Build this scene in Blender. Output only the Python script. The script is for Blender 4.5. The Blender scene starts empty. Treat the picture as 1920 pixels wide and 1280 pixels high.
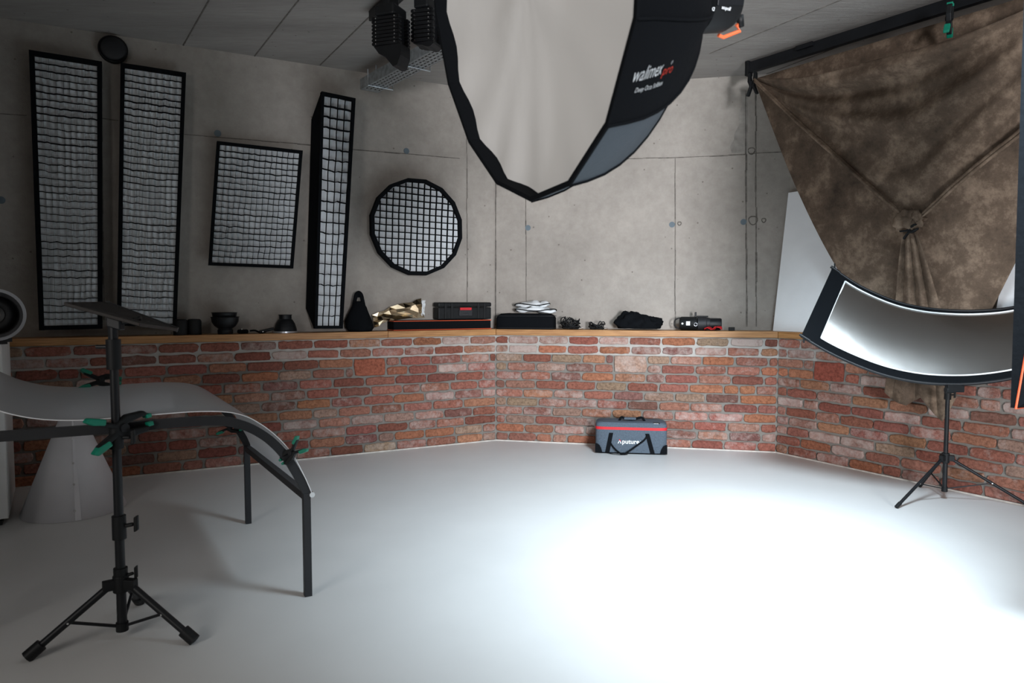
import bpy, math, random
from mathutils import Vector, Matrix, noise
from mathutils.bvhtree import BVHTree
random.seed(7)
V = Vector
sc = bpy.context.scene
# ------------------------------------------------------------------ camera, world, lights, exposure
F = 1333.0; CH = 1.2; PITCH = math.atan(75/F)
cam_d = bpy.data.cameras.new('camera'); cam = bpy.data.objects.new('camera', cam_d)
sc.collection.objects.link(cam); sc.camera = cam
cam.location = (0, 0, CH); cam.rotation_euler = (math.pi/2-PITCH, 0, 0)
cam_d.sensor_width = 36; cam_d.lens = F/1920*36; cam_d.clip_start = 0.05
cam_d.dof.use_dof = True; cam_d.dof.focus_distance = 5.2; cam_d.dof.aperture_fstop = 5.0
sc.view_settings.view_transform = 'Standard'; sc.view_settings.look = 'None'
sc.view_settings.gamma = 1; sc.view_settings.exposure = -0.12; sc.view_settings.use_curve_mapping = False
w = bpy.data.worlds.new('world'); sc.world = w; w.use_nodes = True
w.node_tree.nodes['Background'].inputs[0].default_value = (0.75, 0.86, 1, 1)
w.node_tree.nodes['Background'].inputs[1].default_value = 0.5

def area(name, loc, target, sx, sy, power, col, spread=180):
    l = bpy.data.lights.new(name, 'AREA'); l.shape = 'RECTANGLE'; l.size = sx; l.size_y = sy
    l.energy = power; l.color = col; l.spread = math.radians(spread)
    o = bpy.data.objects.new(name, l); sc.collection.objects.link(o); o.location = loc
    o.rotation_euler = (V(target)-V(loc)).to_track_quat('-Z', 'Y').to_euler()
    return o
SBC = V((2.105, 2.62, 1.62)); SBN = V((-.42, .907, 0)).normalized()      # the side softbox: centre and facing of its front
area('rear_fill_light', (1.9, -4.4, 1.35), (0.9, 5.6, 1.6), 1.1, 1.5, 100, (0.95, 0.96, 1.0), 60)  # unseen source added behind the camera to brighten the brick and concrete walls
area('side_fill_light', (-2.5, -0.7, 1.75), (-.4, 2.3, 1.7), 1.5, 1.4, 27, (1.0, 0.96, 0.92), 115)  # unseen fill added to brighten the octabox face and the left side
area('overhead_lamp', (1.5, 2.1, 2.72), (1.35, 3.5, 0.0), 0.7, 0.7, 84, (0.74, 0.89, 1.0), 92)

# ------------------------------------------------------------------ pixel helpers (points of the real place, each at its own distance)
def ray(x, y):
    u = (x-960)/F; v = (640-y)/F
    return V((u, math.cos(PITCH)+v*math.sin(PITCH), -math.sin(PITCH)+v*math.cos(PITCH)))
def dp(x, y, Y):
    r = ray(x, y); return V((0, 0, CH)) + r*(Y/r.y)
def fl(x, y, z=0.0):
    r = ray(x, y); return V((0, 0, CH)) + r*((z-CH)/r.z)
def rp(x, y, p0, n):
    r = ray(x, y); o = V((0, 0, CH)); return o + r*((p0-o).dot(n)/r.dot(n))
A0 = V((-3.194, 4.517, 0)); B0 = V((-0.139, 6.104, 0)); C0 = V((2.102, 5.603, 0)); D0 = V((3.013, 4.122, 0))
SH = 0.963; CEIL = 3.03; SB = 0.22
dL = (B0-A0).normalized(); dM = (C0-B0).normalized(); dR = (D0-C0).normalized()
def inn(d): return V((d.y, -d.x, 0))
WALLS = {'L': (B0, dL, inn(dL)), 'M': (B0, dM, inn(dM)), 'R': (C0, dR, inn(dR))}
def wp(x, y, wl, off=0.0):
    b, d, n = WALLS[wl]; return rp(x, y, b+n*off, n)
def shp(x, wl, off, z=SH):
    """point above the shelf: column x of the photo, at distance off from the brick face"""
    p = wp(x, 600, wl, off); return V((p.x, p.y, z))

# ------------------------------------------------------------------ materials
def mat(name, col, rough=0.6, metal=0.0, var=0.0, vscale=8, bump=0.0, bscale=60, spec=0.5, sheen=0.0, coat=0.0):
    m = bpy.data.materials.new(name); m.use_nodes = True; nt = m.node_tree; b = nt.nodes['Principled BSDF']
    b.inputs['Base Color'].default_value = (*col, 1); b.inputs['Roughness'].default_value = rough
    b.inputs['Metallic'].default_value = metal; b.inputs['Specular IOR Level'].default_value = spec
    b.inputs['Sheen Weight'].default_value = sheen; b.inputs['Coat Weight'].default_value = coat
    tc = nt.nodes.new('ShaderNodeTexCoord')
    if var:
        n = nt.nodes.new('ShaderNodeTexNoise'); n.inputs['Scale'].default_value = vscale; n.inputs['Detail'].default_value = 5
        nt.links.new(tc.outputs['Object'], n.inputs['Vector'])
        r = nt.nodes.new('ShaderNodeValToRGB'); r.color_ramp.elements[0].position = .3; r.color_ramp.elements[1].position = .7
        r.color_ramp.elements[0].color = (*[c*(1-var) for c in col], 1); r.color_ramp.elements[1].color = (*[min(1, c*(1+var)) for c in col], 1)
        nt.links.new(n.outputs['Fac'], r.inputs['Fac']); nt.links.new(r.outputs['Color'], b.inputs['Base Color'])
    if bump:
        n2 = nt.nodes.new('ShaderNodeTexNoise'); n2.inputs['Scale'].default_value = bscale; n2.inputs['Detail'].default_value = 4
        nt.links.new(tc.outputs['Object'], n2.inputs['Vector'])
        bp = nt.nodes.new('ShaderNodeBump'); bp.inputs['Strength'].default_value = bump; bp.inputs['Distance'].default_value = 0.01
        nt.links.new(n2.outputs['Fac'], bp.inputs['Height']); nt.links.new(bp.outputs['Normal'], b.inputs['Normal'])
    return m
M = {}
M['black_fabric'] = mat('black_fabric', (0.006, 0.007, 0.0085), 0.95, bump=.2, bscale=40, spec=.06)
M['black_metal'] = mat('black_metal', (0.008, 0.009, 0.011), 0.45, spec=.3, var=.2)
M['black_plastic'] = mat('black_plastic', (0.008, 0.009, 0.010), 0.55, var=.2, spec=.25)
M['grey_metal'] = mat('dark_grey_metal', (0.022, 0.023, 0.026), 0.5, spec=.35, var=.1)
M['diffuser'] = mat('white_diffuser_fabric', (0.84, 0.89, 0.93), 0.8, bump=.3, bscale=9)
M['octa_face'] = mat('octa_diffuser_fabric', (0.72, 0.71, 0.695), 0.8, bump=.6, bscale=3.5)
M['floor_lit'] = mat('floor_lit_fabric', (0.055, 0.072, 0.09), 0.8, bump=.2, bscale=90)  # black shell fabric painted lighter to imitate light from the floor
M['bag'] = mat('grey_blue_canvas', (0.075, 0.10, 0.13), 0.85, var=.25, vscale=160, bump=.3, bscale=200)
M['red'] = mat('red_webbing', (0.55, 0.012, 0.02), 0.6, var=.1)
M['red_cloth'] = mat('red_cloth', (0.5, 0.01, 0.015), 0.7)
M['orange'] = mat('orange_piping', (0.72, 0.10, 0.03), 0.5)
M['orange_plastic'] = mat('orange_plastic', (0.85, 0.17, 0.06), 0.4)
M['green'] = mat('green_rubber', (0.0, 0.21, 0.13), 0.5)
M['white_paint'] = mat('white_lacquer', (0.72, 0.74, 0.74), 0.45, var=.03)
M['white_print'] = mat('white_print', (0.8, 0.84, 0.86), 0.6)
M['red_print'] = mat('red_print', (0.6, 0.05, 0.03), 0.6)
M['plate_metal'] = mat('brownish_black_plate', (0.020, 0.017, 0.016), .6, spec=.25)
M['galv'] = mat('galvanised_steel', (0.50, 0.54, 0.57), 0.38, metal=.85, var=.25, vscale=30)
M['chrome'] = mat('bare_metal', (0.8, 0.8, 0.8), 0.25, metal=1)
M['white_board'] = mat('white_foam_board', (0.90, 0.92, 0.94), 0.7, var=.02)
M['white_cone'] = mat('white_paper_cone', (0.66, 0.66, 0.69), 0.6, var=.03)
M['white_cloth'] = mat('white_nylon', (0.75, 0.78, 0.8), 0.6)
M['gold'] = mat('gold_foil', (0.80, 0.64, 0.43), 0.22, metal=1, var=.1)
M['plug'] = mat('blue_grey_plug', (0.13, 0.17, 0.20), 0.7, var=.2)
M['seam'] = mat('concrete_seam', (0.16, 0.145, 0.13), 0.9, var=.4, vscale=25)
M['caulk'] = mat('sealant', (0.62, 0.58, 0.53), 0.7, var=.2, vscale=20)
M['grey_dish'] = mat('grey_dish', (0.15, 0.155, 0.165), 0.45)
M['silver_rim'] = mat('silver_rim', (0.6, 0.62, 0.66), 0.3, metal=.7)
M['silver'] = mat('silver_reflector', (0.36, 0.345, 0.33), 0.22, metal=1, bump=.12, bscale=5)

def concrete(name, base, stretch=(1, 1, 1), rot=0.0, bump=.35, lo=.72):
    m = bpy.data.materials.new(name); m.use_nodes = True; nt = m.node_tree; L = nt.links; N = nt.nodes.new
    b = nt.nodes['Principled BSDF']; b.inputs['Roughness'].default_value = .8; b.inputs['Specular IOR Level'].default_value = .3
    tc = N('ShaderNodeTexCoord'); mp = N('ShaderNodeMapping'); mp.inputs['Scale'].default_value = stretch; mp.inputs['Rotation'].default_value = (0, 0, rot)
    L.new(tc.outputs['Object'], mp.inputs['Vector'])
    n1 = N('ShaderNodeTexNoise'); n1.inputs['Scale'].default_value = 1.3; n1.inputs['Detail'].default_value = 8; n1.inputs['Roughness'].default_value = .62
    n2 = N('ShaderNodeTexNoise'); n2.inputs['Scale'].default_value = 14; n2.inputs['Detail'].default_value = 8; n2.inputs['Roughness'].default_value = .7
    L.new(mp.outputs[0], n1.inputs['Vector']); L.new(mp.outputs[0], n2.inputs['Vector'])
    r1 = N('ShaderNodeValToRGB'); e = r1.color_ramp.elements; e[0].position = .32; e[1].position = .68
    e[0].color = (*[c*lo for c in base], 1); e[1].color = (*[c*1.1 for c in base], 1)
    L.new(n1.outputs['Fac'], r1.inputs['Fac'])
    mx = N('ShaderNodeMixRGB'); mx.blend_type = 'MULTIPLY'; mx.inputs[0].default_value = .38
    r2 = N('ShaderNodeValToRGB'); r2.color_ramp.elements[0].position = .3; r2.color_ramp.elements[1].position = .62
    r2.color_ramp.elements[0].color = (.62, .6, .58, 1); r2.color_ramp.elements[1].color = (1, 1, 1, 1)
    L.new(n2.outputs['Fac'], r2.inputs['Fac']); L.new(r1.outputs[0], mx.inputs[1]); L.new(r2.outputs[0], mx.inputs[2])
    vo = N('ShaderNodeTexVoronoi'); vo.inputs['Scale'].default_value = 9; L.new(tc.outputs['Object'], vo.inputs['Vector'])
    r3 = N('ShaderNodeValToRGB'); r3.color_ramp.elements[0].position = .045; r3.color_ramp.elements[1].position = .075
    r3.color_ramp.elements[0].color = (.35, .33, .31, 1); r3.color_ramp.elements[1].color = (1, 1, 1, 1)
    L.new(vo.outputs['Distance'], r3.inputs['Fac'])
    m2 = N('ShaderNodeMixRGB'); m2.blend_type = 'MULTIPLY'; m2.inputs[0].default_value = .7
    L.new(mx.outputs[0], m2.inputs[1]); L.new(r3.outputs[0], m2.inputs[2]); L.new(m2.outputs[0], b.inputs['Base Color'])
    bp = N('ShaderNodeBump'); bp.inputs['Strength'].default_value = bump; bp.inputs['Distance'].default_value = .01
    L.new(n2.outputs['Fac'], bp.inputs['Height']); L.new(bp.outputs[0], b.inputs['Normal'])
    return m
M['concrete'] = concrete('wall_concrete', (0.42, 0.388, 0.352), lo=.78)
M['concrete_ceiling'] = concrete('ceiling_concrete', (0.36, 0.34, 0.32), stretch=(.35, 2.2, 1), rot=math.radians(-35), bump=.4, lo=.85)
M['mortar'] = concrete('mortar', (0.25, 0.232, 0.208), bump=.8, lo=.8)
M['mortar_light'] = concrete('pale_mortar', (0.46, 0.44, 0.41), bump=.8, lo=.85)
M['patch'] = mat('concrete_patch', (0.30, 0.28, 0.255), .85, var=.3, vscale=12)

def floor_mat():
    m = mat('white_floor_coating', (0.70, 0.70, 0.69), .38, var=.025, vscale=2.5, bump=.02, bscale=12, spec=.35)
    return m
M['floor'] = floor_mat()

def wood():
    m = bpy.data.materials.new('oak_board'); m.use_nodes = True; nt = m.node_tree; L = nt.links; N = nt.nodes.new
    b = nt.nodes['Principled BSDF']; b.inputs['Roughness'].default_value = .45
    tc = N('ShaderNodeTexCoord'); mp = N('ShaderNodeMapping'); mp.inputs['Scale'].default_value = (1.2, 30, 30)
    L.new(tc.outputs['Object'], mp.inputs['Vector'])
    n = N('ShaderNodeTexNoise'); n.inputs['Scale'].default_value = 4; n.inputs['Detail'].default_value = 6; n.inputs['Distortion'].default_value = .6
    L.new(mp.outputs[0], n.inputs['Vector'])
    r = N('ShaderNodeValToRGB'); e = r.color_ramp.elements; e[0].position = .35; e[1].position = .65
    e[0].color = (.30, .135, .045, 1); e[1].color = (.50, .26, .10, 1)
    L.new(n.outputs['Fac'], r.inputs['Fac']); L.new(r.outputs[0], b.inputs['Base Color'])
    return m
M['wood'] = wood()

def brick_mat():
    m = bpy.data.materials.new('old_brick'); m.use_nodes = True; nt = m.node_tree; L = nt.links; N = nt.nodes.new
    b = nt.nodes['Principled BSDF']; b.inputs['Roughness'].default_value = .9; b.inputs['Specular IOR Level'].default_value = .2
    at = N('ShaderNodeAttribute'); at.attribute_name = 'brick'
    tc = N('ShaderNodeTexCoord')
    n1 = N('ShaderNodeTexNoise'); n1.inputs['Scale'].default_value = 13; n1.inputs['Detail'].default_value = 10; n1.inputs['Roughness'].default_value = .78
    L.new(tc.outputs['Object'], n1.inputs['Vector'])
    n2 = N('ShaderNodeTexNoise'); n2.inputs['Scale'].default_value = 48; n2.inputs['Detail'].default_value = 6; n2.inputs['Roughness'].default_value = .75
    L.new(tc.outputs['Object'], n2.inputs['Vector'])
    # dark mottling
    r1 = N('ShaderNodeValToRGB'); r1.color_ramp.elements[0].position = .34; r1.color_ramp.elements[1].position = .6
    r1.color_ramp.elements[0].color = (.42, .37, .35, 1); r1.color_ramp.elements[1].color = (1.12, 1.1, 1.08, 1)
    L.new(n2.outputs['Fac'], r1.inputs['Fac'])
    mx = N('ShaderNodeMixRGB'); mx.blend_type = 'MULTIPLY'; mx.inputs[0].default_value = .8
    L.new(at.outputs['Color'], mx.inputs[1]); L.new(r1.outputs[0], mx.inputs[2])
    # lime bloom, amount per brick in alpha
    ad = N('ShaderNodeMath'); ad.operation = 'ADD'; L.new(n1.outputs['Fac'], ad.inputs[0]); L.new(at.outputs['Alpha'], ad.inputs[1])
    r2 = N('ShaderNodeMapRange'); r2.inputs[1].default_value = .72; r2.inputs[2].default_value = .98; r2.inputs[3].default_value = 0; r2.inputs[4].default_value = .75
    L.new(ad.outputs[0], r2.inputs[0])
    m2 = N('ShaderNodeMixRGB'); L.new(r2.outputs[0], m2.inputs[0]); L.new(mx.outputs[0], m2.inputs[1]); m2.inputs[2].default_value = (.52, .44, .40, 1)
    L.new(m2.outputs[0], b.inputs['Base Color'])
    bp = N('ShaderNodeBump'); bp.inputs['Strength'].default_value = .7; bp.inputs['Distance'].default_value = .008
    L.new(n2.outputs['Fac'], bp.inputs['Height']); L.new(bp.outputs[0], b.inputs['Normal'])
    return m
M['brick'] = brick_mat()

def muslin():
    m = bpy.data.materials.new('mottled_brown_muslin'); m.use_nodes = True; nt = m.node_tree; L = nt.links; N = nt.nodes.new
    b = nt.nodes['Principled BSDF']; b.inputs['Roughness'].default_value = .9; b.inputs['Specular IOR Level'].default_value = .15
    tc = N('ShaderNodeTexCoord')
    n1 = N('ShaderNodeTexNoise'); n1.inputs['Scale'].default_value = 4.6; n1.inputs['Detail'].default_value = 12; n1.inputs['Roughness'].default_value = .76
    L.new(tc.outputs['Object'], n1.inputs['Vector'])
    r = N('ShaderNodeValToRGB'); e = r.color_ramp.elements; e[0].position = .3; e[1].position = .74
    e[0].color = (.055, .040, .030, 1); e[1].color = (.38, .28, .205, 1)
    k = e.new(.5); k.color = (.135, .096, .069, 1)
    L.new(n1.outputs['Fac'], r.inputs['Fac']); L.new(r.outputs[0], b.inputs['Base Color'])
    n2 = N('ShaderNodeTexNoise'); n2.inputs['Scale'].default_value = 180; L.new(tc.outputs['Object'], n2.inputs['Vector'])
    bp = N('ShaderNodeBump'); bp.inputs['Strength'].default_value = .25; bp.inputs['Distance'].default_value = .003
    L.new(n2.outputs['Fac'], bp.inputs['Height']); L.new(bp.outputs[0], b.inputs['Normal'])
    return m
M['muslin'] = muslin()

def plexi():
    m = bpy.data.materials.new('frosted_acrylic'); m.use_nodes = True; nt = m.node_tree; L = nt.links; N = nt.nodes.new
    nt.nodes.remove(nt.nodes['Principled BSDF']); out = nt.nodes['Material Output']
    tr = N('ShaderNodeBsdfTransparent'); tr.inputs[0].default_value = (.85, .87, .9, 1)
    df = N('ShaderNodeBsdfDiffuse'); df.inputs[0].default_value = (.78, .79, .82, 1)
    tl = N('ShaderNodeBsdfTranslucent'); tl.inputs[0].default_value = (.8, .82, .84, 1)
    gl = N('ShaderNodeBsdfGlossy'); gl.inputs['Roughness'].default_value = .14; gl.inputs[0].default_value = (.7, .7, .72, 1)
    a = N('ShaderNodeMixShader'); a.inputs[0].default_value = .5; L.new(df.outputs[0], a.inputs[1]); L.new(tl.outputs[0], a.inputs[2])
    b = N('ShaderNodeMixShader'); b.inputs[0].default_value = .16; L.new(a.outputs[0], b.inputs[1]); L.new(tr.outputs[0], b.inputs[2])
    lw = N('ShaderNodeLayerWeight'); lw.inputs[0].default_value = .5
    pw = N('ShaderNodeMath'); pw.operation = 'POWER'; L.new(lw.outputs['Facing'], pw.inputs[0]); pw.inputs[1].default_value = 4
    fr = N('ShaderNodeMath'); fr.operation = 'MULTIPLY_ADD'; L.new(pw.outputs[0], fr.inputs[0]); fr.inputs[1].default_value = .6; fr.inputs[2].default_value = .03
    c = N('ShaderNodeMixShader'); L.new(fr.outputs[0], c.inputs[0]); L.new(b.outputs[0], c.inputs[1]); L.new(gl.outputs[0], c.inputs[2])
    L.new(c.outputs[0], out.inputs['Surface'])
    return m
M['plexi'] = plexi()

# ------------------------------------------------------------------ mesh builder and object helpers
def root_of(o):
    while o.parent: o = o.parent
    return o
def thing(name, label, cat, loc, group=None):
    o = bpy.data.objects.new(name, None); sc.collection.objects.link(o); o.location = loc
    o.empty_display_size = .1; o['label'] = label; o['category'] = cat
    if group: o['group'] = group
    return o
class MB:
    def __init__(s, mtx=None): s.v = []; s.f = []; s.m = mtx; s.mi = []; s.cur = 0
    def add(s, vs, fs):
        k = len(s.v)
        for p in vs:
            p = V(p); s.v.append(s.m @ p if s.m else p)
        for f in fs: s.f.append([k+i for i in f]); s.mi.append(s.cur)
        return s
    def box(s, c, size, ax=None, ay=None, az=None):
        c = V(c); ax = V(ax).normalized() if ax is not None else V((1, 0, 0)); az = V(az).normalized() if az is not None else V((0, 0, 1))
        ay = V(ay).normalized() if ay is not None else az.cross(ax).normalized()
        hx, hy, hz = [q/2 for q in size]; vs = []
        for z in (-1, 1):
            for x, y in ((-1, -1), (1, -1), (1, 1), (-1, 1)): vs.append(c+ax*hx*x+ay*hy*y+az*hz*z)
        return s.add(vs, [(3, 2, 1, 0), (4, 5, 6, 7), (0, 1, 5, 4), (1, 2, 6, 5), (2, 3, 7, 6), (3, 0, 4, 7)])
    def bar(s, a, b, wd, th, up=(0, 0, 1)):
        a = V(a); b = V(b); d = (b-a); ay = V(up).cross(d)
        if ay.length < 1e-6: ay = V((0, 1, 0)).cross(d)
        ay.normalize(); az = d.normalized().cross(ay)
        return s.box((a+b)/2, (d.length, wd, th), d, ay, az)
    def cyl(s, a, b, r, r2=None, n=16, cap=True):
        a = V(a); b = V(b); r2 = r if r2 is None else r2; d = (b-a).normalized()
        e1 = d.orthogonal().normalized(); e2 = d.cross(e1); vs = []
        for p, q in ((a, r), (b, r2)):
            for i in range(n):
                t = 2*math.pi*i/n; vs.append(p+e1*q*math.cos(t)+e2*q*math.sin(t))
        fs = [(i, (i+1) % n, n+(i+1) % n, n+i) for i in range(n)]
        if cap: fs += [tuple(range(n-1, -1, -1)), tuple(range(n, 2*n))]
        return s.add(vs, fs)
    def tube(s, pts, r, n=8, closed=False, flat=1.0, up=(0, 0, 1)):
        pts = [V(p) for p in pts]; N = len(pts); rs = r if isinstance(r, (list, tuple)) else [r]*N; vs = []
        for i, p in enumerate(pts):
            if closed: d = pts[(i+1) % N]-pts[i-1]
            else: d = pts[min(i+1, N-1)]-pts[max(i-1, 0)]
            d.normalize(); e1 = V(up).cross(d)
            if e1.length < 1e-3: e1 = V((1, 0, 0)).cross(d)
            e1.normalize(); e2 = d.cross(e1)
            for k in range(n):
                t = 2*math.pi*(k+.5)/n; vs.append(p+e1*rs[i]*math.cos(t)+e2*rs[i]*flat*math.sin(t))
        fs = []
        for i in range(N if closed else N-1):
            j = (i+1) % N
            for k in range(n): fs.append((i*n+k, i*n+(k+1) % n, j*n+(k+1) % n, j*n+k))
        if not closed: fs += [tuple(range(n-1, -1, -1)), tuple(range((N-1)*n, N*n))]
        return s.add(vs, fs)
    def lathe(s, c, prof, n=28, ax=(0, 0, 1), close=False):
        c = V(c); d = V(ax).normalized(); e1 = d.orthogonal().normalized(); e2 = d.cross(e1); vs = []; K = len(prof)
        for r, h in prof:
            for i in range(n):
                t = 2*math.pi*i/n; vs.append(c+d*h+e1*r*math.cos(t)+e2*r*math.sin(t))
        fs = []
        for k in range(K-1 if not close else K):
            j = (k+1) % K
            for i in range(n): fs.append((k*n+i, k*n+(i+1) % n, j*n+(i+1) % n, j*n+i))
        if not close: fs += [tuple(range(n-1, -1, -1)), tuple(range((K-1)*n, K*n))]
        return s.add(vs, fs)
    def grid(s, fn, nu, nv):
        vs = [fn(i/nu, j/nv) for j in range(nv+1) for i in range(nu+1)]
        fs = [(j*(nu+1)+i, j*(nu+1)+i+1, (j+1)*(nu+1)+i+1, (j+1)*(nu+1)+i) for j in range(nv) for i in range(nu)]
        return s.add(vs, fs)
    def prism(s, poly, off):
        n = len(poly); off = V(off)
        vs = [V(p) for p in poly]+[V(p)+off for p in poly]
        fs = [tuple(range(n-1, -1, -1)), tuple(range(n, 2*n))]+[(i, (i+1) % n, n+(i+1) % n, n+i) for i in range(n)]
        return s.add(vs, fs)
    def blob(s, c, rx, ry, rz, ax=(1, 0, 0), amp=.2, fr=3, seed=0, n=28, flatbase=True):
        c = V(c); ax = V(ax).normalized(); az = V((0, 0, 1)); ay = az.cross(ax)
        vs = []; K = n//2
        for j in range(K+1):
            th = math.pi*j/K
            for i in range(n):
                ph = 2*math.pi*i/n
                d = V((math.sin(th)*math.cos(ph), math.sin(th)*math.sin(ph), math.cos(th)))
                q = 1+amp*noise.noise(d*fr+V((seed, seed*2.3, 0)))+amp*.5*noise.noise(d*fr*2.7+V((0, seed, 5)))
                z = d.z*rz*q
                if flatbase: z = max(z, -rz*.45)
                vs.append(c+ax*d.x*rx*q+ay*d.y*ry*q+az*z)
        fs = [(j*n+i, j*n+(i+1) % n, (j+1)*n+(i+1) % n, (j+1)*n+i) for j in range(K) for i in range(n)]
        return s.add(vs, fs)
    def build(s, name, m, parent=None, smooth=False, bevel=0, solid=0, sub=0, label=None, cat=None, group=None, kind=None, loc=None, auto=False, weld=False):
        if parent is None:
            if loc is None:
                xs = [p.x for p in s.v]; ys = [p.y for p in s.v]; zs = [p.z for p in s.v]
                loc = V(((min(xs)+max(xs))/2, (min(ys)+max(ys))/2, min(zs)))
            off = V(loc)
        else: off = root_of(parent).location.copy()
        me = bpy.data.meshes.new(name); me.from_pydata([p-off for p in s.v], [], s.f); 
        ms = m if isinstance(m, list) else [m]
        for q in ms: me.materials.append(M[q] if isinstance(q, str) else q)
        if len(ms) > 1: me.polygons.foreach_set('material_index', s.mi)
        if smooth: me.polygons.foreach_set('use_smooth', [True]*len(me.polygons))
        me.validate(); me.update()
        import bmesh
        bm = bmesh.new(); bm.from_mesh(me)
        if weld: bmesh.ops.remove_doubles(bm, verts=bm.verts, dist=1e-5)
        bmesh.ops.recalc_face_normals(bm, faces=bm.faces); bm.to_mesh(me); bm.free()
        if smooth and auto: me.set_sharp_from_angle(angle=math.radians(35))
        o = bpy.data.objects.new(name, me); sc.collection.objects.link(o)
        if parent is None: o.location = off
        else: o.parent = parent
        if solid:
            d = o.modifiers.new('Solidify', 'SOLIDIFY'); d.thickness = solid; d.offset = 0
        if bevel:
            d = o.modifiers.new('Bevel', 'BEVEL'); d.width = bevel; d.segments = 2; d.limit_method = 'ANGLE'; d.angle_limit = math.radians(40)
        if sub:
            d = o.modifiers.new('Subdivision', 'SUBSURF'); d.levels = sub; d.render_levels = sub
        if label: o['label'] = label
        if cat: o['category'] = cat
        if group: o['group'] = group
        if kind: o['kind'] = kind
        return o
def text(string, name, m, parent, p0, u, v, width, shear=0.0, lift=.0012, height=None, font_bold=False, wrap=None):
    """lettering from p0 along u (unit), upright v (unit), scaled to the given width"""
    c = bpy.data.curves.new(name, 'FONT'); c.body = string; c.size = 1; c.shear = shear; c.extrude = .008
    if font_bold: c.offset = .018
    t = bpy.data.objects.new(name+'_source', c); sc.collection.objects.link(t)
    bpy.context.view_layer.update()
    me = bpy.data.meshes.new_from_object(t.evaluated_get(bpy.context.evaluated_depsgraph_get()))
    xs = [q.co.x for q in me.vertices]; ys = [q.co.y for q in me.vertices]; x0 = min(xs); k = width/(max(xs)-x0)
    ky = k if height is None else height/(max(ys)-min(ys))
    u = V(u).normalized(); v = V(v); v = (v-u*v.dot(u)).normalized(); n = u.cross(v); off = root_of(parent).location
    for q in me.vertices: q.co = p0+u*(q.co.x-x0)*k+v*q.co.y*ky+n*(q.co.z*k+lift)-off
    if wrap:   # lay the print on the curved fabric
        for q in me.vertices:
            w0 = q.co+off; h = wrap.ray_cast(w0+n*.15, -n)
            if h[0] is not None: q.co = h[0]+n*(lift+.001)-off
    me.materials.clear(); me.materials.append(M[m])
    bpy.data.objects.remove(t); bpy.data.curves.remove(c)
    o = bpy.data.objects.new(name, me); sc.collection.objects.link(o); o.parent = parent
    return o
def lerp(a, b, t): return a+(b-a)*t
def catmull(pts, n=8):
    pts = [V(p) for p in pts]; out = []
    for i in range(len(pts)-1):
        p0 = pts[max(i-1, 0)]; p1 = pts[i]; p2 = pts[i+1]; p3 = pts[min(i+2, len(pts)-1)]
        for k in range(n):
            t = k/n; out.append(.5*((2*p1)+(p2-p0)*t+(2*p0-5*p1+4*p2-p3)*t*t+(3*p1-p0-3*p2+p3)*t**3))
    out.append(pts[-1]); return out
def samp(path, t):
    x = t*(len(path)-1); i = min(int(x), len(path)-2); return path[i].lerp(path[i+1], x-i)

# ------------------------------------------------------------------ the setting
A1 = A0-dL*1.2; D1 = D0+dR*2.6
X0, X1, Y0 = A1.x-.1, D1.x+.05, -2.6
MB().box(((X0+X1)/2, 1.2, -.05), (X1-X0+1.5, 13.2, .1)).build('floor', 'floor', kind='structure', loc=(0, 0, 0))
MB().box(((X0+X1)/2, 1.2, CEIL+.1), (X1-X0+1.5, 13.2, .2)).build('ceiling', 'concrete_ceiling', kind='structure', loc=(0, 0, CEIL))
def miter(p, d1, d2, off):
    """corner point moved by off towards the room for both walls"""
    n1 = inn(d1); n2 = inn(d2); k = (n1+n2).normalized(); return p+k*(off/k.dot(n1))
def wall_line(off):
    return [A1+inn(dL)*off, miter(B0, dL, dM, off), miter(C0, dM, dR, off), D1+inn(dR)*off]
cw = wall_line(-SB); cb = wall_line(-SB-.25); bf = wall_line(-.012); sf = wall_line(.012)
walln = {0: 'left', 1: 'back', 2: 'right'}
concrete_walls = []; brick_walls = []
for k in range(3):
    a, b, c, d = cw[k], cw[k+1], cb[k+1], cb[k]
    concrete_walls.append(MB().prism([a, b, c, d], (0, 0, CEIL)).build('wall_'+walln[k], 'concrete', kind='structure', loc=(0, 0, 0)))
    a, b, c, d = bf[k], bf[k+1], cw[k+1], cw[k]
    brick_walls.append(MB().prism([a, b, c, d], (0, 0, SH-.052)).build('wall_lower_'+walln[k], 'mortar', kind='structure', loc=(0, 0, 0)))
bf2 = wall_line(-.0105)
for k in range(3):
    z0 = (SH-.052)*10/12-.006
    o = MB().prism([bf2[k]+V((0, 0, z0)), bf2[k+1]+V((0, 0, z0)), bf[k+1]+V((0, 0, z0)), bf[k]+V((0, 0, z0))], (0, 0, SH-.0525-z0))
    o.build('pale_pointing', 'mortar_light', parent=brick_walls[k])
# other walls, outside the picture
YR = -4.6; XS = -2.6
MB().box((X0-.1, (A1.y+1.5)/2, CEIL/2), (.2, A1.y-1.5+.6, CEIL)).build('wall_side', 'concrete', kind='structure')
MB().box(((X0+XS)/2-.1, 1.4, CEIL/2), (XS-X0+.2, .2, CEIL)).build('wall_jog', 'concrete', kind='structure')  # jog added so the side fill can sit close behind the view
def holed(name, p0, p1, u0, u1, z0, z1, th=.2):
    """wall from p0 to p1 with a window opening between u0 and u1"""
    p0 = V(p0); p1 = V(p1); d = (p1-p0).normalized(); L = (p1-p0).length; m = MB()
    def bx_(a, b, c, e): m.box(p0+d*(a+b)/2+V((0, 0, (c+e)/2)), (b-a, th, e-c), d)
    bx_(0, u0, 0, CEIL); bx_(u1, L, 0, CEIL); bx_(u0, u1, 0, z0); bx_(u0, u1, z1, CEIL)
    return m.build(name, 'concrete', kind='structure')
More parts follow.
